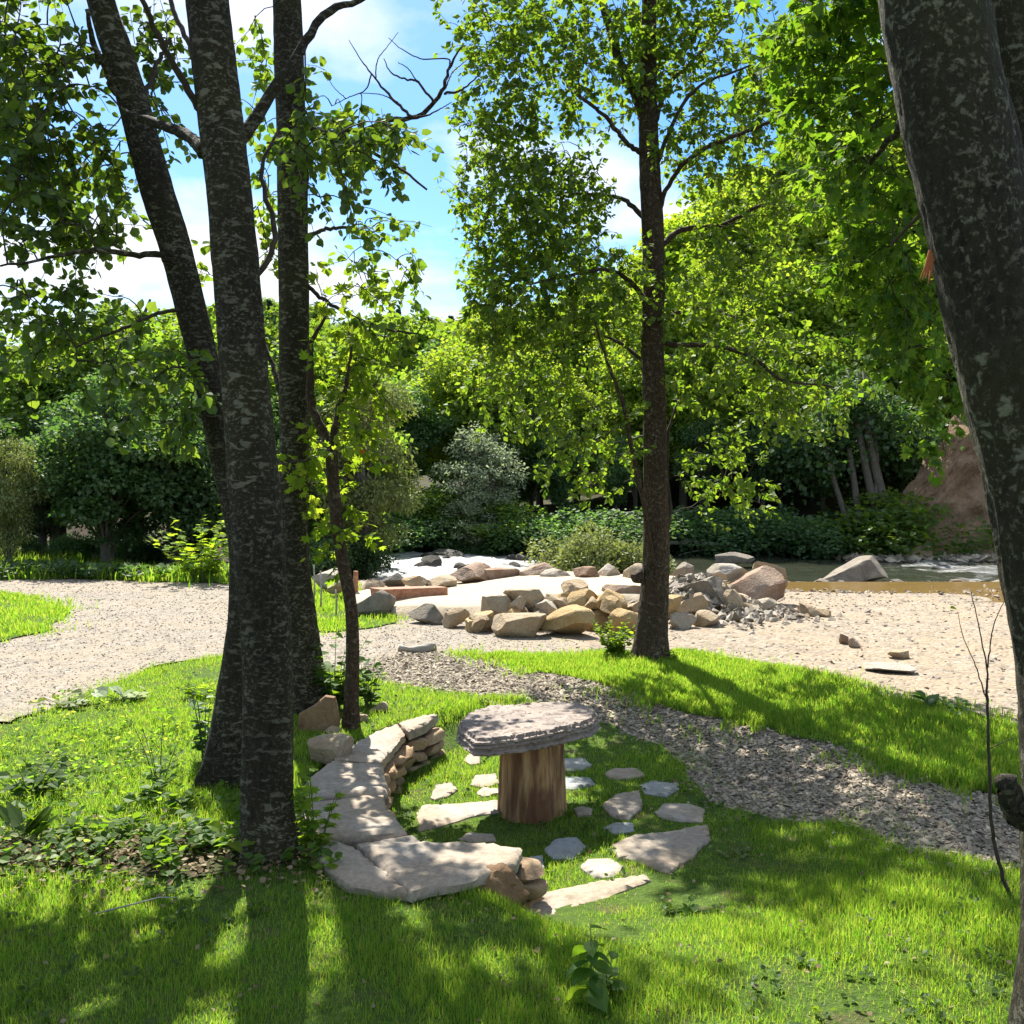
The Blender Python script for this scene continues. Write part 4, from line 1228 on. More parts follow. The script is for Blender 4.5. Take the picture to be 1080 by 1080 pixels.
# ------------------------------------------------------------------ trees near the camera
def tree_builder(root, trunk_mat, trunk, limbs, blobs, leaf_mat_, leaf_len, shape, per_spray=11, spray_len=0.2, droop=0.35, seed=1, trunk_jit=0.02, twig_r=0.0035, leaf_w=1.0, sides=20, extra_trunks=(), rough=0.045):
    """trunk: list of (point, radius); limbs: list of lists of (point, radius); blobs: (centre, (rx,ry,rz), sprays).
    Sprays of leaves fill the blobs; each is tied by a twig to the nearest point of the skeleton built so far."""
    rs = np.random.default_rng(seed)
    skel = []; owner = []; kids = []
    for tr in [trunk] + list(extra_trunks):
        pts, rad = smooth_path([t[0] for t in tr], 60, [t[1] for t in tr])
        mb = MB()
        n = len(pts)
        a = np.linspace(0, 2 * np.pi, sides, endpoint=False)
        if sides >= 20 and rough > 0:
            pts, rad = smooth_path([t_[0] for t_ in tr], 190, [t_[1] for t_ in tr])
            sd = 56; nn = len(pts)
            th = np.linspace(0, 2 * np.pi, sd, endpoint=False)
            z0 = pts[0, 2]
            A, B = np.meshgrid(th, pts[:, 2])
            rr = np.broadcast_to(rad[:, None], A.shape)
            n_a = fbm(np.cos(A) * 1.6 + seed, np.sin(A) * 1.6 + B * 1.1, 1.0, seed * 1.3)
            n_b = fbm(np.cos(A) * 7 + seed * 3, np.sin(A) * 7 + B * 9.0, 1.0, seed * 2.1)
            lobes = (0.5 + 0.5 * np.sin(A * 4 + seed)) * (0.6 + 0.4 * np.sin(A * 7 + 2 * seed))
            flare = np.exp(-np.clip(B - z0 - 0.1, 0, None) / 0.16) * 0.30 * lobes
            mult = 1 + rough * (1.5 * n_a + 0.85 * n_b) + flare
            tan = unit(np.gradient(pts, axis=0)); u_ = unit(np.cross(tan, np.array([1.0, 0.13, 0.05]))); w_ = np.cross(tan, u_)
            V_ = pts[:, None] + (rr * mult)[..., None] * (np.cos(th)[None, :, None] * u_[:, None] + np.sin(th)[None, :, None] * w_[:, None])
            i_ = np.arange(nn - 1)[:, None] * sd; j_ = np.arange(sd)[None]; k_ = (j_ + 1) % sd
            mb.add(V_.reshape(-1, 3), np.stack([i_ + j_, i_ + k_, i_ + sd + k_, i_ + sd + j_], -1).reshape(-1, 4))
        else:
            mb.tube(pts + rs.normal(0, 0.0015, pts.shape), rad, sides, trunk_jit)
        kids.append(mb.build('trunk', trunk_mat, root, True))
        skel.append(pts[int(len(pts) * 0.25):]); owner += [len(kids) - 1] * len(skel[-1])
    for lm in limbs:
        pts, rad = smooth_path([t[0] for t in lm], 26, [t[1] for t in lm])
        pts = pts + rs.normal(0, 1, pts.shape) * np.minimum(rad, 0.012)[:, None] * 0.35
        mb = MB(); mb.tube(pts, rad, 8, 0.05)
        kids.append(mb.build('branch', trunk_mat if lm[0][1] > 0.02 else M['twig'], root, True))
        skel.append(pts); owner += [len(kids) - 1] * len(pts)
    if not blobs: return
    skel = np.vstack(skel)
    cs = []
    for c, r, n in blobs:
        u = unit(rs.normal(0, 1, (n, 3))) * (rs.random((n, 1)) ** 0.42)
        cs.append(np.asarray(c) + u * np.asarray(r))
    cs = np.vstack(cs)
    dist = np.array([np.min(np.sum((skel - c) ** 2, 1)) for c in cs])
    order = np.argsort(dist)
    lf = MB(); TW = {}
    cap_n = len(skel) + len(cs) * 4
    K = np.empty((cap_n, 3)); K[:len(skel)] = skel; nk = len(skel)
    KO = np.zeros(cap_n, int); KO[:nk] = owner
    LP, LD, LN = [], [], []
    for idx in order:
        c = cs[idx]
        j = int(np.argmin(np.sum((K[:nk] - c) ** 2, 1)))
        b = K[j]; d = c - b; L = np.linalg.norm(d) + 1e-6
        bend = np.array([0, 0, 0.18 * L]) + rs.normal(0, 0.07 * L, 3)
        t = np.linspace(0, 1, 5)[:, None]
        pts = b + d * t + bend * (4 * t * (1 - t))
        dirn = unit(unit(d) + rs.normal(0, 0.35, 3) + np.array([0, 0, -droop]))
        tipn = c + dirn * spray_len * rs.uniform(0.7, 1.2)
        pts = np.vstack([pts, (c + tipn) / 2 + [0, 0, 0.01], tipn])
        r0 = twig_r * (1 + min(L, 1.5) * 1.3)
        ow = int(KO[j]); KO[nk:nk + 3] = ow
        TW.setdefault(ow, MB()).tube(pts, np.linspace(r0, twig_r * 0.35, len(pts)), 4, 0.0, False)
        K[nk:nk + 3] = pts[1:4]; nk += 3
        m = per_spray
        s = rs.uniform(0.35, 1.0, m) ** 0.8
        ii = s * (len(pts) - 1); i0 = np.minimum(ii.astype(int), len(pts) - 2); fr = (ii - i0)[:, None]
        pos = pts[i0] * (1 - fr) + pts[i0 + 1] * fr
        tdir = unit(pts[i0 + 1] - pts[i0])
        side = unit(np.cross(tdir, rs.normal(0, 1, (m, 3))))
        ld = unit(side + 0.55 * tdir + np.array([0, 0, -droop]) + rs.normal(0, 0.2, (m, 3)))
        ln = unit(np.array([0, 0, 1.0]) + rs.normal(0, 0.55, (m, 3)))
        LP.append(pos + ld * leaf_len * 0.25); LD.append(ld); LN.append(ln)
    LP, LD, LN = np.vstack(LP), np.vstack(LD), np.vstack(LN)
    leaves(lf, LP, LD, LN, leaf_len * (0.45 + 0.85 * rs.random(len(LP)) ** 0.8), shape, leaf_w)
    for ow, m_ in TW.items():
        o = m_.build('twig_tubes', M['twig'], root); o.parent = kids[ow]  # twigs alone, gathered per branch; the leaves form their own mesh
    lf.build('foliage', leaf_mat_, root)


def L3(spec, Y, dY=0.0):
    """[(px,py,width_px)...] -> [(point, radius)], depth running from Y to Y+dY"""
    n = len(spec)
    return [(P(a, b, Y + dY * k / max(1, n - 1)), w / 2 / F * Y) for k, (a, b, w) in enumerate(spec)]


def LB(spec, Y, dY):
    return L3(spec, Y, dY)


def BL(px, py, Y, rx, ry, ryd, n):
    return (P(px, py, Y), (rx / F * Y, ryd, ry / F * Y), n)


def off(base, *pts):
    return [(base + np.array(p[:3]), p[3]) for p in pts]


# main trunk of the left clump
Ym = GT(281, 905)[1]
tM = L3([(284, 925, 70), (284, 890, 62), (282, 850, 55), (283, 760, 52), (282, 680, 51), (275, 600, 52), (268, 520, 52), (258, 400, 49), (250, 300, 48), (241, 200, 47), (230, 100, 46), (219, 0, 44), (212, -120, 40), (207, -300, 34), (203, -560, 25), (200, -800, 14)], Ym)
T = thing('tree', 'thickest dark trunk of the left tree group blotched with pale lichen', 'tree', GT(281, 905))
tree_builder(T, M['bark'], tM,
             [LB([(236, 172, 16), (258, 140, 15), (290, 95, 13), (318, 50, 11), (345, 14, 9), (378, 0, 7), (430, -30, 4)], Ym, 0.5),
              LB([(214, 160, 15), (200, 145, 13), (165, 130, 11), (130, 118, 6)], Ym, 0.6),
              LB([(213, 120, 9), (190, 80, 7), (168, 40, 6), (150, 0, 5), (120, -70, 3)], Ym, -0.4),
              LB([(212, 90, 8), (196, 40, 6), (180, 0, 5), (172, -80, 3)], Ym, 0.3),
              LB([(250, 318, 8), (275, 285, 7), (290, 250, 6), (276, 180, 5), (292, 140, 3)], Ym, 0.3),
              LB([(205, -350, 18), (300, -480, 10), (420, -560, 5)], Ym, 0.8), LB([(205, -400, 18), (80, -520, 10), (-60, -600, 5)], Ym, 0.5),
              LB([(210, -150, 14), (300, -220, 9), (420, -250, 4)], Ym, 0.9), LB([(208, -250, 14), (100, -300, 9), (-20, -350, 4)], Ym, -0.6),
              LB([(208, -200, 14), (230, -280, 9), (260, -350, 4)], Ym, 1.5)],
             [BL(50, 160, 5.0, 60, 100, 0.55, 62), BL(40, 60, 5.1, 70, 60, 0.5, 44), BL(165, 70, 5.6, 25, 90, 0.3, 24), BL(330, 150, 5.2, 45, 40, 0.4, 18),
              BL(395, 160, 5.2, 45, 28, 0.25, 14), BL(340, 215, 5.2, 40, 16, 0.2, 6), BL(90, -120, 4.8, 200, 100, 0.9, 50), BL(330, -230, 5.0, 160, 90, 1.0, 26), BL(200, -420, 5.0, 260, 160, 1.3, 60)],
             M['leaf_alder'], 0.050, 'oval', 15, 0.19, 0.4, 11, 0.025)

Yl = 5.25
tL = L3([(238, 842, 62), (243, 800, 52), (250, 740, 44), (258, 660, 36), (258, 580, 32), (246, 520, 30), (236, 480, 29), (218, 393, 29), (195, 300, 31), (183, 255, 32), (165, 200, 33), (150, 145, 32), (138, 100, 31), (121, 46, 31), (106, 0, 28), (75, -120, 25), (40, -300, 20), (10, -520, 12)], Yl)
T = thing('tree', 'slimmer left tree leaning away to the upper left behind the thickest trunk', 'tree', GT(238, 838))
tree_builder(T, M['bark'], tL,
             [LB([(193, 290, 9), (170, 270, 7), (140, 268, 6), (90, 264, 5), (40, 275, 3), (0, 280, 2)], Yl, -0.6),
              LB([(212, 322, 5), (170, 330, 4), (120, 350, 3), (80, 366, 2)], Yl, -0.3),
              LB([(148, 118, 9), (122, 96, 8), (110, 70, 7), (98, 45, 6), (92, 10, 4)], Yl, -0.3),
              LB([(148, 110, 6), (165, 70, 5), (180, 40, 3)], Yl, 0.4),
              LB([(75, -120, 14), (0, -180, 8), (-80, -200, 4)], Yl, -0.3), LB([(60, -200, 12), (100, -330, 7), (160, -420, 3)], Yl, 0.6)],
             [BL(55, 235, 5.0, 65, 50, 0.5, 36), BL(30, 340, 5.0, 50, 55, 0.4, 26), BL(110, 190, 5.7, 45, 50, 0.3, 26), BL(20, 150, 4.9, 40, 80, 0.5, 40), BL(150, 395, 5.0, 70, 45, 0.4, 26), BL(175, 440, 5.0, 40, 25, 0.3, 10), BL(90, 330, 5.2, 60, 40, 0.4, 22),
              BL(-60, 100, 4.8, 70, 160, 0.7, 50), BL(0, -150, 5.0, 130, 90, 0.8, 50), BL(60, -380, 5.0, 160, 120, 0.9, 45)],
             M['leaf_alder'], 0.052, 'oval', 15, 0.2, 0.45, 12, 0.025)

Yr = GT(325, 752)[1]
DEAD = [([(434, 123, 3.5), (415, 105, 3), (395, 82, 2), (380, 62, 1.2), (368, 42, 0.8)], 0.3), ([(458, 108, 3), (440, 86, 2.5), (428, 84, 2), (412, 76, 1.5), (405, 62, 1)], 0.2),
        ([(468, 98, 3), (484, 96, 2.4), (500, 84, 1.5), (512, 70, 0.8)], -0.2), ([(474, 72, 2), (472, 62, 1.6), (445, 62, 1.4), (424, 52, 1), (410, 40, 0.7)], 0.3), ([(392, 78, 1.6), (385, 95, 1.3), (365, 104, 1), (350, 112, 0.7)], 0.1),
        ([(396, 84, 1.4), (398, 64, 1.1), (408, 50, 0.8), (420, 34, 0.6)], -0.1), ([(440, 86, 1.4), (430, 72, 1.1), (420, 66, 0.8)], 0.1), ([(470, 92, 1.6), (478, 76, 1.2), (494, 62, 0.8)], 0.2), ([(420, 108, 1.4), (402, 100, 1.1), (380, 98, 0.7)], -0.1),
        ([(436, 124, 3), (450, 122, 2), (466, 114, 1.2), (476, 108, 0.8)], -0.1), ([(365, 104, 1), (352, 92, .8), (344, 78, .6)], .1)]
tR = L3([(328, 775, 52), (325, 745, 42), (321, 700, 38), (316, 650, 35), (311, 600, 32), (309, 540, 30), (310, 470, 30), (310, 393, 31), (310, 320, 31), (309, 250, 31), (308, 180, 31), (306, 100, 30), (303, 0, 29), (299, -120, 27), (296, -300, 24), (294, -520, 15)], Yr)
T = thing('tree', 'straight rear tree of the left group standing right of the thickest trunk', 'tree', GT(327, 766))
tree_builder(T, M['bark'], tR,
             [LB([(322, 300, 5), (350, 322, 4), (400, 345, 3), (440, 352, 2)], Yr, 0.2),
              LB([(320, 130, 6), (360, 150, 5), (410, 170, 3), (450, 200, 2)], Yr, -0.4),
              LB([(298, 420, 7), (285, 380, 5), (262, 330, 4), (240, 300, 3)], Yr, 0.4),
              LB([(320, 250, 5), (355, 240, 4), (395, 245, 2)], Yr, 0.3),
              LB([(322, 135, 7), (365, 140, 6), (410, 127, 5.5), (438, 124, 5), (456, 110, 4.5), (468, 92, 4), (474, 72, 3), (486, 50, 1.5)], Yr, -0.3),
              *[LB(sp, Yr - 0.25, dy) for sp, dy in DEAD],
              LB([(298, -150, 14), (400, -250, 8), (500, -300, 3)], Yr, 0.5), LB([(296, -250, 14), (200, -380, 8), (120, -420, 3)], Yr, 0.5)],
             [BL(385, 150, Yr - 0.3, 50, 34, 0.3, 26), BL(340, 130, Yr, 25, 60, 0.3, 14), BL(410, 285, Yr + 0.2, 55, 22, 0.25, 16), BL(430, 345, Yr + 0.2, 40, 22, 0.25, 10), BL(395, 240, Yr, 50, 14, 0.25, 8), BL(250, 290, Yr + 0.5, 40, 60, 0.4, 20), BL(390, 350, Yr, 45, 30, 0.3, 12), BL(275, 90, Yr + 0.4, 22, 70, 0.4, 14), BL(280, 230, Yr + 0.4, 14, 60, 0.3, 12),
              BL(420, -260, Yr, 150, 100, 0.9, 24), BL(330, -90, 7.5, 120, 50, 0.7, 80), BL(170, -110, 7.2, 110, 50, 0.6, 80), BL(0, -60, 6.6, 90, 50, 0.5, 50), BL(260, -420, Yr, 200, 130, 1.0, 40)],  # middle blobs: unseen sprays added to dapple shade on the lower-left lawn
             M['leaf_wood'], 0.060, 'oval', 13, 0.21, 0.4, 13, 0.025)

# sapling beside the bench
Ys = GT(371, 770)[1]
T = thing('sapling', 'thin young maple with a forked stem growing behind the bench far end', 'sapling', GT(371, 770))
tree_builder(T, M['bark_brown'], L3([(371, 778, 18), (371, 740, 15), (372, 690, 14), (370, 640, 13), (361, 590, 13), (354, 540, 13), (350, 490, 13), (350, 465, 12)], Ys),
             [LB([(350, 475, 11), (338, 450, 10), (328, 425, 9), (327, 390, 8), (330, 360, 5), (345, 330, 3)], Ys, 0.1),
              LB([(350, 470, 9), (356, 440, 7), (366, 400, 4), (372, 360, 2)], Ys, -0.1),
              LB([(350, 480, 4), (325, 485, 3), (300, 490, 2)], Ys, 0.2)],
             [BL(365, 390, Ys, 42, 45, 0.35, 26), BL(340, 320, Ys, 30, 30, 0.3, 8), BL(380, 470, Ys, 30, 30, 0.3, 12), BL(345, 500, Ys + .2, 34, 60, 0.3, 26), BL(365, 555, Ys, 30, 22, 0.25, 8), BL(395, 400, Ys + 0.3, 36, 40, 0.3, 10), BL(350, 580, Ys + 0.2, 24, 20, 0.2, 5), BL(400, 310, Ys, 26, 16, 0.2, 5), BL(375, 430, Ys, 50, 40, .4, 8)],
             M['leaf_bright'], 0.062, 'maple', 8, 0.13, 0.3, 14, 0.02, 0.0028)
# few turning leaves on it
mb = MB(); n = 5
lp = P(379, 469, Ys - 0.1) + RNG.normal(0, 0.022, (n, 3)); leaves(mb, lp, unit(RNG.normal(0, 1, (n, 3)) + [0, 0, -1]), unit(RNG.normal(0, 1, (n, 3)) + [0, -1, 0.3]), 0.034, 'oval')
M['leaf_red'] = leaf_mat('leaf_red', (0.25, 0.04, 0.01), (0.35, 0.08, 0.02), (0.5, 0.08, 0.01), (0.6, 0.14, 0.02))
o = mb.build('turning_leaves', M['leaf_red'], T); o['label'] = 'small cluster of orange red leaves'

# centre tree
c0 = GT(687, 699); Yc = c0[1]
T = thing('tree', 'slender centre tree with small leaves standing on the grass strip before the boulders', 'tree', c0)
tC = L3([(687, 708, 48), (687, 690, 37), (688, 665, 32), (690, 630, 30), (692, 590, 28), (692, 540, 27), (691, 480, 25), (690, 420, 24), (688, 360, 23), (690, 300, 22), (689, 250, 23), (686, 190, 22), (684, 130, 20), (684, 60, 17), (685, 0, 15), (688, -110, 13), (690, -260, 9), (694, -420, 4)], Yc)
limbsC = [
    LB([(684, 140, 12), (672, 105, 11), (655, 70, 10), (640, 20, 9), (630, -30, 8), (612, -120, 5), (600, -220, 2)], Yc, 0.4),
    LB([(693, 360, 7), (715, 364, 6), (760, 366, 5), (795, 378, 4), (825, 400, 3), (880, 408, 2)], Yc, -0.4),
    LB([(695, 262, 7), (720, 242, 6), (760, 238, 5), (800, 218, 4), (845, 212, 2)], Yc, 0.5),
    LB([(693, 230, 6), (705, 195, 5), (730, 165, 5), (770, 145, 4), (815, 128, 3), (845, 112, 2)], Yc, -0.5),
    LB([(693, 345, 6), (715, 330, 5), (745, 325, 3), (790, 340, 2)], Yc, 0.7),
    LB([(682, 232, 6), (660, 212, 5), (630, 205, 4), (590, 205, 3), (540, 210, 2)], Yc, 0.5),
    LB([(685, 330, 6), (668, 300, 5), (640, 285, 4), (600, 290, 3), (560, 300, 2)], Yc, -0.5),
    LB([(682, 165, 6), (660, 150, 5), (640, 125, 4), (610, 100, 3)], Yc, -0.5),
    LB([(690, 130, 6), (705, 90, 5), (735, 60, 4), (770, 20, 3)], Yc, 0.6),
    LB([(690, 180, 5), (715, 120, 4), (740, 90, 3), (790, 70, 2)], Yc, -0.3),
    LB([(690, 600, 6), (680, 540, 5), (668, 480, 5), (655, 420, 4), (640, 380, 3), (628, 340, 2)], Yc - 0.12, -0.2),
    LB([(697, 600, 5), (706, 540, 4), (703, 470, 4), (712, 430, 2)], Yc - 0.05, 0.2),
    LB([(690, 390, 5), (650, 360, 4), (610, 350, 3), (560, 365, 2)], Yc, 0.7),
    LB([(680, -10, 8), (740, -80, 6), (820, -110, 3)], Yc, -0.3), LB([(690, -120, 8), (600, -180, 5), (520, -190, 2)], Yc, -0.4), LB([(688, -180, 6), (760, -240, 4), (830, -260, 2)], Yc, 0.4),
]
blobsC = [BL(560, 215, Yc, 85, 65, 0.7, 280), BL(600, 310, Yc, 110, 60, 0.8, 300), BL(525, 130, Yc, 50, 45, 0.6, 75), BL(600, 75, Yc, 110, 60, 0.8, 190), BL(520, 20, Yc, 60, 40, 0.6, 75), BL(660, 10, Yc, 110, 40, 0.7, 90), BL(520, 300, Yc, 36, 70, 0.5, 55),
          BL(560, 400, Yc + .2, 90, 55, 0.6, 100), BL(625, 470, Yc, 60, 55, 0.5, 60), BL(770, 380, Yc, 105, 60, 0.7, 110), BL(830, 420, Yc, 65, 40, 0.5, 60), BL(770, 500, Yc, 65, 55, 0.5, 45), BL(760, 290, Yc, 80, 50, 0.7, 95), BL(765, 150, Yc, 90, 50, 0.7, 120), BL(735, 50, Yc, 90, 60, 0.7, 150), BL(820, 210, Yc, 60, 40, 0.5, 60), BL(820, 90, Yc, 50, 50, 0.5, 60),
          BL(650, -80, Yc, 190, 70, 0.9, 110), BL(700, -220, Yc, 150, 90, 0.8, 50), BL(690, -350, Yc, 90, 70, 0.6, 24)]
tree_builder(T, M['bark_brown'], tC, limbsC, blobsC, M['leaf_birch'], 0.055, 'diamond', 17, 0.2, 0.5, 15, 0.03, 0.003, 0.85)
mb = MB()
kp = P(672, 607, Yc - 0.06)
v, f = rock_mesh(801, (0.10, 0.12, 0.13), 5, 3, 0.08); mb.add(v + kp - [0, 0, 0.065], f)
mb.build('burl', M['bark_brown'], T, True)

# right foreground tree
Yt = 2.35
b0 = np.array([1.325, Yt, 0.0]); b0[2] = float(h(b0[0], b0[1]))
T = thing('tree', 'large dark lichen spotted tree leaning in from the right edge close to the viewer', 'tree', b0)
tT = [(b0 + [0.0, 0, -0.1], 0.165), (b0 + [-0.005, 0, 0.1], 0.145)] + L3([(1141, 1000, 115), (1136, 900, 112), (1134, 800, 108), (1128, 700, 106), (1112, 600, 105), (1092, 500, 104), (1068, 400, 105), (1045, 300, 105), (1023, 200, 106), (1001, 100, 107), (984, 0, 107), (965, -150, 103), (940, -400, 108), (900, -750, 81), (880, -1100, 45)], Yt)
limbsT = [LB([(1000, -60, 30), (930, -160, 22), (860, -180, 14), (800, -160, 8)], Yt, 1.2), LB([(1030, -20, 26), (1000, 60, 18), (950, 130, 12), (905, 190, 6)], Yt + .05, 1.6),
          LB([(1040, 120, 16), (1000, 190, 10), (940, 260, 5)], Yt + .1, 1.8), LB([(960, -300, 40), (1060, -500, 22), (1200, -620, 8)], Yt, 0.6), LB([(950, -350, 36), (820, -520, 20), (640, -600, 8)], Yt, 0.5),
          LB([(1082, 862, 34), (1070, 845, 30), (1058, 822, 16)], Yt - 0.12, -0.05)]
blobsT = [BL(900, 130, 4.6, 55, 70, 0.7, 85), BL(935, 250, 4.8, 42, 60, 0.6, 75), BL(950, 340, 4.9, 34, 50, 0.6, 50), BL(850, 60, 4.5, 50, 40, 0.6, 45), BL(905, 20, 4.3, 75, 40, 0.7, 70), BL(985, 405, 4.8, 26, 40, 0.3, 9), BL(975, 460, 4.8, 16, 20, 0.3, 3), BL(880, 180, 3.9, 45, 30, 0.3, 14),
          BL(880, -180, 3.4, 180, 110, 0.8, 45), BL(860, -480, 3.0, 200, 140, 0.8, 24), BL(1120, -500, 3.0, 220, 180, 0.8, 40)]
tree_builder(T, M['bark_moss'], tT, limbsT, blobsT, M['leaf_maple'], 0.052, 'maple', 15, 0.2, 0.5, 16, 0.012, 0.0028, 1.0, 36)
mb = MB()
for k, (dx_, ln_) in enumerate([(-0.026, 0.070), (-0.020, 0.060), (-0.016, 0.052), (-0.012, 0.062)]):
    s0 = P(981 + k * 0.8, 264 + k * 3, Yt - 0.03); mb.tube([s0, s0 + [dx_ * 0.4, -0.004, -ln_ * 0.5], s0 + [dx_, -0.006, -ln_]], [0.004, 0.0035, 0.0006], 5)
o = mb.build('splinter', M['splinter'], T); o['label'] = 'orange torn splinter of wood hanging from the trunk'
# second stem behind it
b1 = np.array([1.95, 2.9, 0.0])
T = thing('tree', 'second dark trunk half hidden behind the large right tree', 'tree', b1)
tree_builder(T, M['bark_moss'], [(b1 + [0, 0, -0.1], 0.13), (b1 + [-0.02, 0, 0.6], 0.11), (P(1165, 420, 2.9), 0.075), (P(1105, 200, 2.9), 0.07), (P(1060, 0, 2.9), 0.065), (P(1020, -200, 2.9), 0.07), (P(960, -600, 2.9), 0.04)],
             [LB([(1060, 0, 14), (1090, -90, 9), (1150, -160, 4)], 2.9, 0.8)], [BL(1075, 60, 4.2, 40, 80, 0.4, 20), BL(1120, -150, 3.5, 160, 120, 0.7, 40)], M['leaf_maple'], 0.085, 'maple', 9, 0.2, 0.5, 17, 0.015)

# twig sapling right
q = GT(1075, 958) 
q = np.array([G(1068, 950, 0.0)[0], G(1068, 950, 0.0)[1], 0.0])
Yq = q[1]
T = thing('bare_sapling', 'thin leafless sapling with forked twigs before the right trunk', 'sapling', q)
tree_builder(T, M['twig'], [(P(1069, 952, Yq), 0.008), (P(1056, 920, Yq), 0.0075), (P(1046, 870, Yq), 0.007), (P(1043, 800, Yq), 0.006), (P(1041, 740, Yq), 0.005), (P(1040, 700, Yq), 0.003), (P(1025, 625, Yq), 0.0015)],
             [[(P(1041, 740, Yq), 0.003), (P(1028, 700, Yq), 0.002), (P(1016, 672, Yq), 0.0015), (P(1010, 645, Yq), 0.001)], [(P(1041, 705, Yq), 0.003), (P(1048, 660, Yq), 0.002), (P(1062, 628, Yq), 0.001)],
              [(P(1043, 790, Yq), 0.002), (P(1060, 782, Yq), 0.0015), (P(1072, 778, Yq), 0.001)]], [], None, 0, None, sides=8)
mb = MB(); lp = np.array([P(1009, 642, Yq)]); leaves(mb, lp, np.array([[-0.6, -.2, 0.1]]), np.array([[0.1, -0.5, 1]]), 0.03, 'oval'); mb.build('leaf', M['leaf_bright'], T)


# ------------------------------------------------------------------ small plants near the camera
def herb(name, label, cat, base, n_stem, height, spread, leaf_len, per, mat, shape='oval', seed=0, droop=0.25, group=None, lean=(0, 0), wid=1.0):
    rs = np.random.default_rng(seed + 900)
    base = np.asarray(base, float)
    t = thing(name, label, cat, base, group)
    st, lf = MB(), MB(); LP, LD, LN, LL = [], [], [], []
    for k in range(n_stem):
        a = rs.uniform(0, 6.283); sp = spread * rs.uniform(0.3, 1.0); H = height * rs.uniform(0.6, 1.05)
        out = np.array([math.cos(a), math.sin(a), 0]) * sp + np.array([lean[0], lean[1], 0]) * H
        tt = np.linspace(0, 1, 7)[:, None]
        root_ = base + np.array([math.cos(a), math.sin(a), 0]) * spread * 0.12
        pts = root_ + tt * np.array([0, 0, H]) + out * tt ** 1.5
        st.tube(pts, np.linspace(0.004, 0.0012, 7) * (0.6 + height), 5, 0, False)
        for m in range(per):
            u = 0.18 + 0.82 * (m + rs.random() * 0.5) / per
            p = pts[0] + (u * np.array([0, 0, H]) + out * u ** 1.5)
            b = m * 2.4 + rs.uniform(0, 0.8)
            d = unit(np.array([math.cos(b), math.sin(b), 0.35 - droop + rs.normal(0, 0.2)]))
            LP.append(p); LD.append(d); LN.append(unit(np.array([0, 0, 1.0]) + rs.normal(0, 0.3, 3))); LL.append(leaf_len * (1.15 - 0.55 * u) * rs.uniform(0.7, 1.15))
    leaves(lf, np.array(LP), np.array(LD), np.array(LN), np.array(LL), shape, wid)
    st.build('stem', M['stem'], t); lf.build('foliage', M[mat], t)
    return t


herb('weed', 'tall weed with drooping pointed leaves nearest the viewer in the lawn', 'weed', GT(624, 1066), 2, 0.31, 0.035, 0.10, 9, 'leaf_maple', 'big', 1, 0.75)
herb('weed', 'low leafy weed at the foot of the tall weed', 'weed', GT(640, 1050), 6, 0.10, 0.08, 0.06, 4, 'leaf_maple', 'big', 2, 0.3)
herb('weed', 'big leafed seedling in front of the thickest trunk', 'weed', GT(262, 908), 4, 0.19, 0.14, 0.11, 5, 'leaf_bright', 'big', 3, 0.3)
herb('weed', 'seedling with long pale leaves left of the thickest trunk', 'weed', GT(226, 900), 5, 0.15, 0.14, 0.09, 5, 'leaf_maple', 'big', 4, 0.3)
herb('climbing_plant', 'bright leafy plant climbing the right side of the thickest trunk', 'plant', GT(334, 906), 11, 0.40, 0.11, 0.070, 9, 'leaf_bright', 'maple', 5, 0.3)
herb('weed', 'low leafy plant hugging the bench outer wall', 'weed', GT(338, 925), 5, 0.10, 0.10, 0.055, 4, 'leaf_bright', 'oval', 6, 0.2)
herb('weed', 'dark ivy like plant against the left side of the leaning tree', 'plant', GT(216, 806), 8, 0.42, 0.10, 0.07, 9, 'leaf_dark', 'oval', 7, 0.3)
herb('weed', 'tall dark weed growing left of the leaning tree', 'weed', GT(168, 838), 5, 0.36, 0.14, 0.06, 10, 'leaf_maple', 'narrow', 8, 0.1)
herb('weed', 'bushy shaded weed in front of the tall dark one', 'weed', GT(152, 852), 8, 0.16, 0.2, 0.07, 6, 'leaf_maple', 'oval', 9, 0.2)
herb('weed', 'leafy weed clump at the left edge of the lawn', 'weed', GT(30, 842), 14, 0.2, 0.32, 0.075, 6, 'leaf_maple', 'oval', 10, 0.2)
herb('weed', 'plantain with long upright leaves at the left edge', 'weed', GT(28, 893), 7, 0.16, 0.1, 0.17, 2, 'leaf_maple', 'narrow', 11, -0.5)
herb('weed', 'grey green weed patch on the litter at the lower left', 'weed', GT(70, 905), 12, 0.10, 0.3, 0.05, 5, 'leaf_olive', 'oval', 12, 0.2)
herb('weed', 'small sprout on the litter in front of the leaning tree', 'weed', GT(190, 862), 6, 0.12, 0.16, 0.06, 4, 'leaf_maple', 'oval', 13, 0.2)
herb('weed', 'pale grey green butterbur leaves on the lawn near the road', 'weed', GT(135, 742), 9, 0.13, 0.25, 0.13, 2, 'leaf_silver', 'oval', 14, 0.0)
herb('weed', 'limp brownish weed at the edge of the road', 'weed', GT(72, 748), 9, 0.14, 0.3, 0.11, 2, 'leaf_olive', 'oval', 15, 0.4)
herb('weed', 'light leafed weed on the lawn left of the trunks', 'weed', GT(212, 738), 8, 0.14, 0.25, 0.09, 4, 'leaf_bright', 'oval', 16, 0.1)
herb('bush', 'leafy green bush at the foot of the sapling', 'bush', GT(352, 752), 16, 0.55, 0.26, 0.10, 9, 'leaf_maple', 'oval', 17, 0.25)
herb('bush', 'low leafy bush right behind the sapling', 'bush', GT(388, 748), 10, 0.36, 0.16, 0.09, 7, 'leaf_maple', 'oval', 18, 0.2)
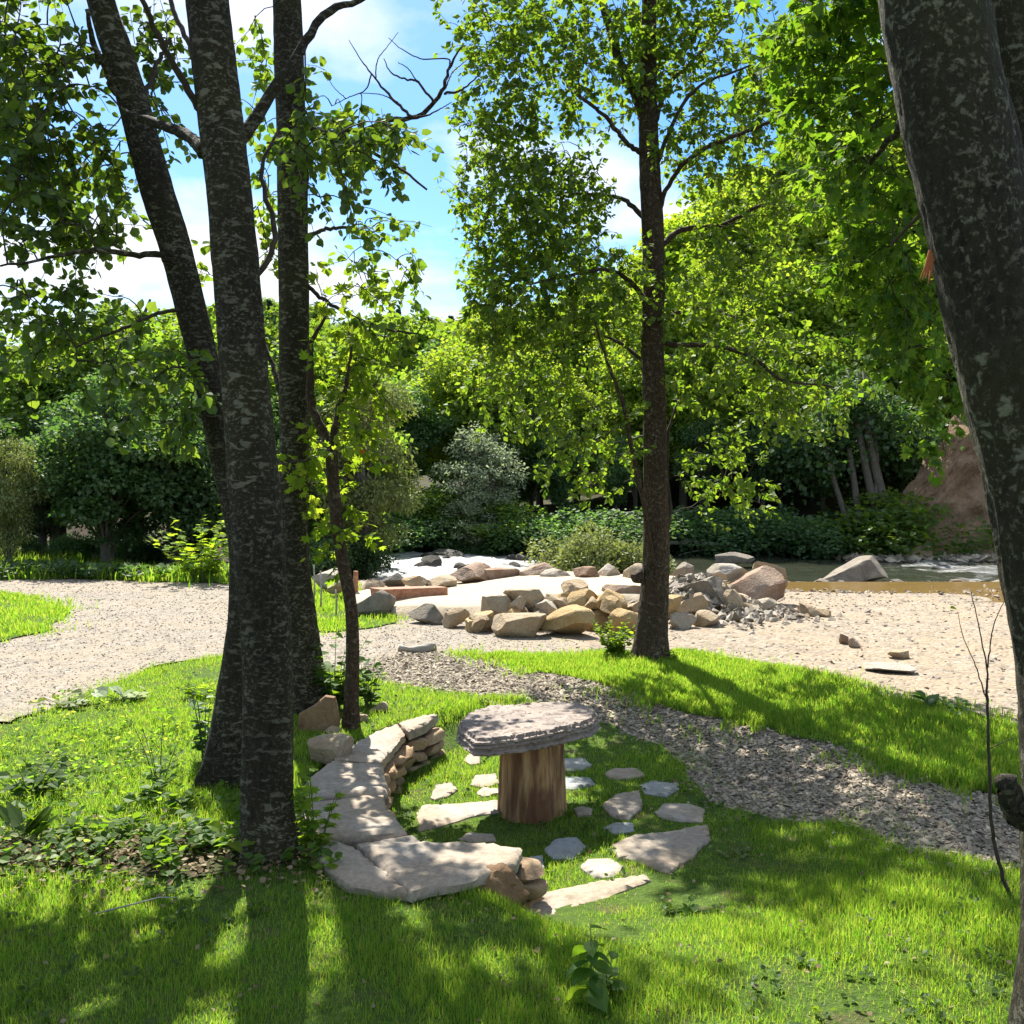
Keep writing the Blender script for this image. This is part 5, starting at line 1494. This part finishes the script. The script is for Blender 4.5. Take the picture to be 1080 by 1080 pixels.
herb('bush', 'small bright yellow green bush at the left foot of the centre tree', 'bush', GT(648, 696), 26, 0.34, 0.22, 0.065, 12, 'leaf_bright', 'oval', 19, 0.0)
herb('weed', 'tiny shoots at the right foot of the centre tree', 'weed', GT(716, 702), 5, 0.16, 0.12, 0.05, 5, 'leaf_bright', 'oval', 20, 0.1)
herb('weed', 'dock plant with two upright round leaves on the grass strip', 'weed', GT(980, 752), 4, 0.16, 0.08, 0.12, 2, 'leaf_dark', 'oval', 21, -0.3)
herb('weed', 'low dark weed right of the dock plant on the grass strip', 'weed', GT(1012, 757), 8, 0.12, 0.2, 0.07, 4, 'leaf_dark', 'oval', 22, 0.1)
herb('weed', 'low clover tuft in the sunny lawn right of the long flagstone', 'weed', GT(720, 968), 8, 0.06, 0.14, 0.045, 4, 'leaf_maple', 'oval', 23, 0.1)
herb('weed', 'pale weed tuft on the sunny lawn beyond the clover tuft', 'weed', GT(772, 905), 7, 0.06, 0.12, 0.04, 4, 'leaf_olive', 'oval', 24, 0.1)
herb('maple_bush', 'bright yellow green maple bush at the far side of the road', 'bush', GT(212, 614), 22, 1.05, 0.75, 0.17, 12, 'leaf_bright', 'maple', 25, 0.2)
herb('maple_bush', 'darker green maple bush behind the bright one', 'bush', GT(232, 612) + np.array([0.2, 0.8, 0]), 20, 1.7, 0.7, 0.16, 14, 'leaf_maple', 'maple', 26, 0.2)
t = thing('twig', 'thin dry stick lying in the grass at the lower left', 'stick', GT(140, 968))
q = GT(140, 968); mb = MB(); mb.tube([q + [-0.13, -0.04, 0.03], q + [0, 0.0, 0.05], q + [0.08, 0.05, 0.055], q + [0.15, 0.06, 0.05]], [0.004, 0.0035, 0.003, 0.0015], 5)
mb.build('stick', M['driftwood'], t)

# ------------------------------------------------------------------ far trees: a few kinds, then copies with all their parts
def far_tree(kind, seed, H, R, mat, clumps, per, leaf, shape='diamond', low=0.18, bare=0.25, droop=0.0, trunk_r=0.14, crange=(0.20, 0.40), flat=0.75):
    """at the origin, a trunk with limbs and a crown of leaf clumps; returns the Empty."""
    rs = np.random.default_rng(seed)
    t = thing(kind, None, None, (0, 0, 0))
    tr = MB()
    base = [np.array([0, 0, -0.3]), np.array([0.02, 0, H * 0.25]), np.array([rs.normal(0, .15), rs.normal(0, .15), H * 0.55]), np.array([rs.normal(0, .25), rs.normal(0, .25), H * 0.9])]
    pts, rad = smooth_path(base, 16, [trunk_r * 1.25, trunk_r, trunk_r * 0.7, trunk_r * 0.15])
    tr.tube(pts, rad, 8, 0.03)
    lf = MB()
    LP, LN, LD = [], [], []
    for k in range(clumps):
        u = unit(rs.normal(0, 1, 3)) * rs.random() ** 0.38
        zc = H * (low + (1 - low) * (0.5 + 0.5 * u[2]))
        env = math.sin(math.pi * min(1, max(0.05, (zc / H - low * 0.6) / (1.08 - low * 0.6)))) ** 0.6
        c = np.array([u[0] * R * env, u[1] * R * env, zc * 0.95])
        cr = R * rs.uniform(*crange)
        i = int(np.clip(zc / H * 14, 2, 14)); b = pts[i] - np.array([0, 0, H * 0.08])
        lp = smooth_path([b, (b + c) / 2 + [0, 0, 0.05 * H], c], 6)
        tr.tube(lp, np.linspace(trunk_r * 0.35, 0.012, 6), 5, 0, False)
        n = int(per * (cr / (R * 0.31)) ** 2)
        d = unit(rs.normal(0, 1, (n, 3)))
        r = cr * rs.random((n, 1)) ** 0.36 * (1 + 0.25 * np.sin(d[:, :1] * 5 + k) * np.sin(d[:, 1:2] * 6 + k))
        p = c + d * r * np.array([1.15, 1.15, flat])
        LP.append(p); LN.append(unit(np.array([0, 0, 0.8]) + 0.7 * d + rs.normal(0, 0.5, (n, 3)))); LD.append(unit(d + rs.normal(0, 0.6, (n, 3)) + [0, 0, -0.3 - droop]))
    LP, LN, LD = np.vstack(LP), np.vstack(LN), np.vstack(LD)
    leaves(lf, LP, LD, LN, leaf * rs.uniform(0.6, 1.25, len(LP)), shape, 1.0)
    tr.build('trunk', M['bark_far'], t); lf.build('crown', M[mat], t)
    return t


def conifer(seed, H, R):
    rs = np.random.default_rng(seed)
    t = thing('spruce', None, None, (0, 0, 0))
    tr = MB(); tr.tube([[0, 0, -0.3], [0, 0, H * 0.5], [0, 0, H]], [0.16, 0.10, 0.01], 7)
    lf = MB(); LP, LD, LN = [], [], []
    for k in range(int(H * 3.2)):
        z = H * (0.06 + 0.93 * k / (H * 3.2)); L = R * (1 - z / H) ** 0.85 + 0.1
        for m in range(8):
            a = rs.uniform(0, 6.283); n = 24
            s = rs.random(n) ** 0.7
            d = np.array([math.cos(a), math.sin(a), 0])
            p = np.array([0, 0, z]) + d * (s * L)[:, None] + np.array([0, 0, 1]) * (-0.28 * L * s ** 1.4 + 0.05 * L * s ** 4)[:, None] + rs.normal(0, 0.07, (n, 3))
            LP.append(p); LD.append(unit(d + np.array([0, 0, -0.5]) + rs.normal(0, 0.6, (n, 3)))); LN.append(unit(np.array([0, 0, 1]) + rs.normal(0, 0.4, (n, 3))))
    LP, LD, LN = np.vstack(LP), np.vstack(LD), np.vstack(LN)
    leaves(lf, LP, LD, LN, 0.42 * rs.uniform(0.6, 1.2, len(LP)), 'narrow')
    tr.build('trunk', M['bark_far'], t); lf.build('crown', M['leaf_conifer'], t)
    return t


def copy_tree(root):
    r = root.copy(); COL.objects.link(r)
    for ch in list(root.children):
        c = ch.copy(); COL.objects.link(c); c.parent = r
    return r


PROTO = {}
USED = set()


def proto(key):
    if key not in PROTO:
        PROTO[key] = {
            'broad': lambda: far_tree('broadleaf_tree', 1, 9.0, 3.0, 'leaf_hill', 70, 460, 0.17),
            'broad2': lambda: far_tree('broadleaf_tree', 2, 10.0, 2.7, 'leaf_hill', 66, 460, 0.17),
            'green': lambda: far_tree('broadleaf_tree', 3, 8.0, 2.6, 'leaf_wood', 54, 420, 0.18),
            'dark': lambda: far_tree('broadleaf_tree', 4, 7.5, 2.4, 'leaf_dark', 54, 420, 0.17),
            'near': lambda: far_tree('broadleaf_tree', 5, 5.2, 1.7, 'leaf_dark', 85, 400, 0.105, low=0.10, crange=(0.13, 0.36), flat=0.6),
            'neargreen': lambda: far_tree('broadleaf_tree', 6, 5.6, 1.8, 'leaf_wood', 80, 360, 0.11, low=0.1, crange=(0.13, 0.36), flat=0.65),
            'willow': lambda: far_tree('willow_bush', 7, 3.2, 1.1, 'leaf_silver', 75, 230, 0.10, 'narrow', 0.06, droop=0.2, trunk_r=0.06, crange=(0.14, 0.27), flat=1.05),
            'pale': lambda: far_tree('pale_tree', 8, 5.5, 1.5, 'leaf_olive', 44, 380, 0.13, 'narrow', 0.1, droop=0.5, trunk_r=0.09),
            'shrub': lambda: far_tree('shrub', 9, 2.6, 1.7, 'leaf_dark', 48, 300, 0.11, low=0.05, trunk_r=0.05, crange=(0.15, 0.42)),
            'shrubg': lambda: far_tree('shrub', 10, 2.4, 1.6, 'leaf_wood', 48, 300, 0.11, low=0.05, trunk_r=0.05, crange=(0.15, 0.42)),
            'osier': lambda: far_tree('willow_bush', 11, 1.0, 0.85, 'leaf_olive', 30, 300, 0.085, 'narrow', 0.05, droop=0.0, trunk_r=0.02),
            'spruce': lambda: conifer(12, 11.0, 2.1),
        }[key]()
    if key in USED:
        return copy_tree(PROTO[key])
    USED.add(key)
    return PROTO[key]


rt = np.random.default_rng(77)


def put(key, x, y, label, cat='tree', sc=1.0, group=None, sz=None, z=None, sx=None):
    o = proto(key)
    o.location = (float(x), float(y), float(h(x, y)) - 0.05 if z is None else z)
    o.rotation_euler = (0, 0, rt.uniform(0, 6.283))
    o.scale = (sc if sx is None else sx, sc if sx is None else sx, sz or sc)
    tag(o, label, cat, group)
    if group is None and 'group' in o: del o['group']
    return o


def putpx(key, px, py_top, Y, label, cat='tree', H=9.0, group=None, wide=1.0):
    """tree whose axis stands at image column px at distance Y and whose top reaches image row py_top"""
    x = (px - CX) / F * Y
    zg = float(h(x, Y))
    top = P(px, py_top, Y)[2]
    sc = max(0.25, (top - zg) / H)
    return put(key, x, Y, label, cat, sc, group, sx=min(sc, 1.35) * wide)


HT = dict(broad=9, broad2=10, green=8, dark=7.5, near=5.2, neargreen=5.6, willow=3.2, pale=5.5, shrub=2.6, shrubg=2.4, osier=1.0, spruce=11)
# left bank across the road
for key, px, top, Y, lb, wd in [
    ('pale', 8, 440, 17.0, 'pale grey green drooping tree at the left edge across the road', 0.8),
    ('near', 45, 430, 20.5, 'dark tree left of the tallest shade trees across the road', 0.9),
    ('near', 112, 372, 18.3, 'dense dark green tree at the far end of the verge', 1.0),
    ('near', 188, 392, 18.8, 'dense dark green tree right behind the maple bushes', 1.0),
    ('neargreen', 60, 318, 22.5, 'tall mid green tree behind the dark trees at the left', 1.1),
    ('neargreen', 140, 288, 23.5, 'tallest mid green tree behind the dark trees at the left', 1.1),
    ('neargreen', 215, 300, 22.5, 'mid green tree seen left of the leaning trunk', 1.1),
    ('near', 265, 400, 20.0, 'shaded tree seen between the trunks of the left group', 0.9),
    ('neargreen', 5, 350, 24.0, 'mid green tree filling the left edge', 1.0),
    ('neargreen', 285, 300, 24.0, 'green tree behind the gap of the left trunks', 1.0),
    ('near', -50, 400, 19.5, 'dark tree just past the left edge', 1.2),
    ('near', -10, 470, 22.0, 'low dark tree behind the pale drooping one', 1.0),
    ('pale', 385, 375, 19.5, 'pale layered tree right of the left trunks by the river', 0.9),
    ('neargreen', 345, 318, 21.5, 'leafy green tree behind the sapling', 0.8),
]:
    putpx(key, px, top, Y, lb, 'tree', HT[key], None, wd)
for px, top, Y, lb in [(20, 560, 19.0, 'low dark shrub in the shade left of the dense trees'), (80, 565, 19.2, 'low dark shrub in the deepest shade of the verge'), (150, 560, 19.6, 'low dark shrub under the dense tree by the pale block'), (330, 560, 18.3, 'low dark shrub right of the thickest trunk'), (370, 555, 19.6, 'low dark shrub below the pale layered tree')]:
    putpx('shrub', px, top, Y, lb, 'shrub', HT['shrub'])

# across the river, middle
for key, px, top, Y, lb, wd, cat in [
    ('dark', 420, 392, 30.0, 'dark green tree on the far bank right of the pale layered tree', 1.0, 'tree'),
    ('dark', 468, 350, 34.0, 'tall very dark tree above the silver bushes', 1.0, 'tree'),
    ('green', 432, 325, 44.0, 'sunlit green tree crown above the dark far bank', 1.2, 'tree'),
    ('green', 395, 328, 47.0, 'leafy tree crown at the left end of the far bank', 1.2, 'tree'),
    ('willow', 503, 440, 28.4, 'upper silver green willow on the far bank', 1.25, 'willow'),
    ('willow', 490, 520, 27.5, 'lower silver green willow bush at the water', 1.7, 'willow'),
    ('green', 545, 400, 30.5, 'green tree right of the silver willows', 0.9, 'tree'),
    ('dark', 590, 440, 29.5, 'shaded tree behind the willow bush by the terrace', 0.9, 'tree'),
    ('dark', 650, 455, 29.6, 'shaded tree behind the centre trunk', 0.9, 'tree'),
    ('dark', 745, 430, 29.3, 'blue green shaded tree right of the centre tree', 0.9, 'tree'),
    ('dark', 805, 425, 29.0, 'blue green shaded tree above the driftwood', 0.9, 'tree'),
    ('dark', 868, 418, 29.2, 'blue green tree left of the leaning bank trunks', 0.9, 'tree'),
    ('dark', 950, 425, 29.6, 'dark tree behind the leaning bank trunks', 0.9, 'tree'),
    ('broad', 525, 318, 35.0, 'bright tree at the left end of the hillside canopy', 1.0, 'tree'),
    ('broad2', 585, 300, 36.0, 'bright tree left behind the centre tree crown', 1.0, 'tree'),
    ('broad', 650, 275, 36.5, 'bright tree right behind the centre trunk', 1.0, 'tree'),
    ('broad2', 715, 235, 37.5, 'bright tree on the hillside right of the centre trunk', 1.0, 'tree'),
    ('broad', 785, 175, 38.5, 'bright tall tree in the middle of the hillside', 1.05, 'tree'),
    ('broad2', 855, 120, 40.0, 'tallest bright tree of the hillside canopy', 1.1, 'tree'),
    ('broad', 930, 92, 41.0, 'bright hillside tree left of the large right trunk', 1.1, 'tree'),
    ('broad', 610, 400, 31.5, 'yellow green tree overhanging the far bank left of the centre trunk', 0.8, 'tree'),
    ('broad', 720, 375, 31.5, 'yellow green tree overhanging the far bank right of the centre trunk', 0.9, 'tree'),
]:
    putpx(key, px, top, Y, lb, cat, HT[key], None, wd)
for px, top, Y, key, lb in [
    (398, 520, 28.8, 'shrub', 'dark shrub at the left end of the far bank'), (435, 528, 28.5, 'shrub', 'rounded dark shrub left of the lower willow'), (462, 505, 29.4, 'shrubg', 'green shrub between the dark bank and the lower willow'),
    (530, 520, 28.8, 'shrubg', 'green shrub right of the lower willow'), (565, 530, 28.4, 'shrub', 'dark shrub left behind the willow bush'), (605, 520, 28.6, 'shrub', 'dark shrub behind the willow bush'), (645, 525, 28.4, 'shrub', 'dark shrub left of the centre trunk base'),
    (690, 520, 28.5, 'shrub', 'dark shrub behind the centre trunk base'), (735, 522, 28.3, 'shrub', 'dark shrub behind the driftwood left end'), (780, 520, 28.5, 'shrub', 'dark shrub behind the driftwood right end'), (830, 520, 28.2, 'shrub', 'grey leafed shrub left of the leaning trunks'),
    (868, 545, 27.6, 'willow', 'grey willow shoots beside the leaning trunks'), (912, 560, 27.2, 'shrubg', 'small green shrub at the foot of the leaning trunks'), (934, 512, 27.9, 'shrubg', 'bright green shrub between the leaning trunks and the earth bank'),
    (1010, 428, 33.0, 'shrubg', 'green shrub on top of the earth bank'), (1065, 415, 33.5, 'shrub', 'dark shrub on the earth bank behind the right trunk'), (500, 556, 28.3, 'shrub', 'dark shrub at the waterline below the upper willow')]:
    putpx(key, px, top, Y - 0.9, lb, 'shrub', HT[key], None, 1.5).location.z -= 0.25
# dense hillside canopy: nothing tells these apart
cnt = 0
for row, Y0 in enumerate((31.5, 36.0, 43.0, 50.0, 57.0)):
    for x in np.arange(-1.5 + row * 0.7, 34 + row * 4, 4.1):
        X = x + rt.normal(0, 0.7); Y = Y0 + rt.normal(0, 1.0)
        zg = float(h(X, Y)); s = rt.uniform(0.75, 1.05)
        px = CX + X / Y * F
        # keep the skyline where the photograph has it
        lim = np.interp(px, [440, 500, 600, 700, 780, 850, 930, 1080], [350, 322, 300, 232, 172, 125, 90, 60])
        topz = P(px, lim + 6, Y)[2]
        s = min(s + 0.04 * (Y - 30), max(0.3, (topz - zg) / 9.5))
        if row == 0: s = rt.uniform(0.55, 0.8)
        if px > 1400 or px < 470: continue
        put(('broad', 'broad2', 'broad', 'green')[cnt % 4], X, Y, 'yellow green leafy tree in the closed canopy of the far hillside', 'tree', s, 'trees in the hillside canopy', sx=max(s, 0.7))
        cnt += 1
for px, top, Y in [(690, 300, 33.0), (765, 290, 33.5), (835, 258, 34), (905, 235, 34.5), (560, 365, 31.5), (800, 350, 31.0), (875, 350, 31.0), (670, 385, 30.8), (950, 330, 31.5), (740, 400, 30.4)]:
    putpx('broad', px, top, Y, 'yellow green leafy tree in the closed canopy of the far hillside', 'tree', 9, 'trees in the hillside canopy', 0.9)
# distant hill
for k in range(46):
    Y = rt.uniform(75, 150); px = rt.uniform(200, 560)
    X = (px - CX) / F * Y
    key = 'spruce' if k % 3 == 0 else 'green'
    put(key, X, Y, 'small far spruce on the distant hill beyond the river' if key == 'spruce' else 'small far rounded tree on the distant hill beyond the river', 'tree', rt.uniform(0.8, 1.1) * (0.72 if key == 'spruce' else 1.0), 'spruces on the distant hill' if key == 'spruce' else 'leafy trees on the distant hill')

# willow bush on the near bank behind the terrace
for px, py, top, Y, lb in [(612, 606, 553, 16.8, 'grey green willow bush behind the sand terrace left of the centre trunk'), (655, 606, 560, 17.2, 'grey green willow bush directly behind the centre trunk')]:
    putpx('osier', px, top, Y, lb, 'willow', 1.0, None, 0.9)

# leaning multi stemmed tree on the far bank, with driftwood
b0 = np.array([P(925, 585, 26.8)[0], 26.8, -0.3])
T = thing('bank_tree', 'clump of grey leaning trunks under dark foliage on the far bank', 'tree', b0)
for k, (xb, yb, xt, yt, w) in enumerate([(946, 574, 918, 470, 11), (934, 576, 908, 468, 9), (914, 582, 898, 490, 8), (905, 578, 872, 480, 6), (926, 580, 924, 470, 6)]):
    mb = MB(); pts, rad = smooth_path([P(xb, yb + 8, 26.8), P((xb * 2 + xt) / 3 - 2, (yb * 2 + yt) / 3, 26.9), P(xt, yt, 27.2), P(xt - 14, yt - 80, 27.8)], 14, [w / F * 15.5, w / F * 13.5, w / F * 11, 0.04])
    mb.tube(pts, rad, 9, 0.03); mb.build('trunk', M['bark_far'], T, True)
lf = MB(); n = 6500
cc = np.array([P(a, b, 27.6) for a, b in [(880, 455), (915, 440), (945, 455), (860, 490), (970, 470), (900, 420), (840, 470)]])
p = cc[RNG.integers(0, len(cc), n)] + RNG.normal(0, 1, (n, 3)) * [0.55, 0.5, 0.4]
leaves(lf, p, unit(RNG.normal(0, 1, (n, 3)) + [0, 0, -.5]), unit(RNG.normal(0, .6, (n, 3)) + [0, 0, 1]), 0.15 * RNG.uniform(.6, 1.2, n), 'diamond')
lf.build('crown', M['leaf_dark'], T)


def driftwood(name, label, cat, lines, mat='driftwood'):
    t = thing(name, label, cat, lines[0][0][0])
    for k, ln in enumerate(lines):
        pts, rad = smooth_path([q[0] for q in ln], 14, [q[1] for q in ln])
        mb = MB(); mb.tube(pts, rad, 7, 0.06); mb.build('stem' if k == 0 else 'branch', M[mat], t, True)
    return t


Yd = 26.6
driftwood('fallen_branch', 'long grey fallen branch lying above the dark water right of the centre tree', 'driftwood',
          [[(P(702, 572, Yd), 0.06), (P(740, 573, Yd), 0.07), (P(790, 578, Yd), 0.06), (P(832, 576, Yd), 0.04)], [(P(740, 573, Yd), 0.03), (P(720, 568, Yd), 0.025), (P(690, 566, Yd), 0.012)], [(P(770, 577, Yd), 0.03), (P(735, 581, Yd), 0.02), (P(705, 588, Yd), 0.01)]])
driftwood('fallen_branch', 'bent grey root lying beside the sloping river boulder', 'driftwood', [[(P(893, 586, 25.4), 0.04), (P(903, 594, 25.4), 0.05), (P(915, 595, 25.4), 0.05), (P(930, 590, 25.6), 0.03)]])
driftwood('driftwood_pile', 'tangle of grey roots washed up under the earth bank', 'driftwood',
          [[(P(930, 592, 25.6), 0.06), (P(945, 588, 25.7), 0.06), (P(955, 576, 25.8), 0.04), (P(962, 566, 25.9), 0.02)], [(P(944, 590, 25.5), 0.05), (P(952, 580, 25.6), 0.04), (P(940, 570, 25.8), 0.02)], [(P(938, 590, 25.7), 0.04), (P(948, 572, 26), 0.03), (P(966, 574, 26), 0.015)], [(P(950, 584, 25.5), 0.04), (P(968, 580, 25.8), 0.03), (P(985, 570, 26), 0.015)]])
driftwood('fallen_branch', 'bare grey branch in the dark gap of the far bank', 'driftwood', [[(P(605, 548, 27.6), 0.03), (P(635, 545, 27.5), 0.035), (P(668, 540, 27.6), 0.02)], [(P(635, 545, 27.5), 0.02), (P(650, 556, 27.3), 0.015), (P(660, 566, 27.2), 0.01)]])
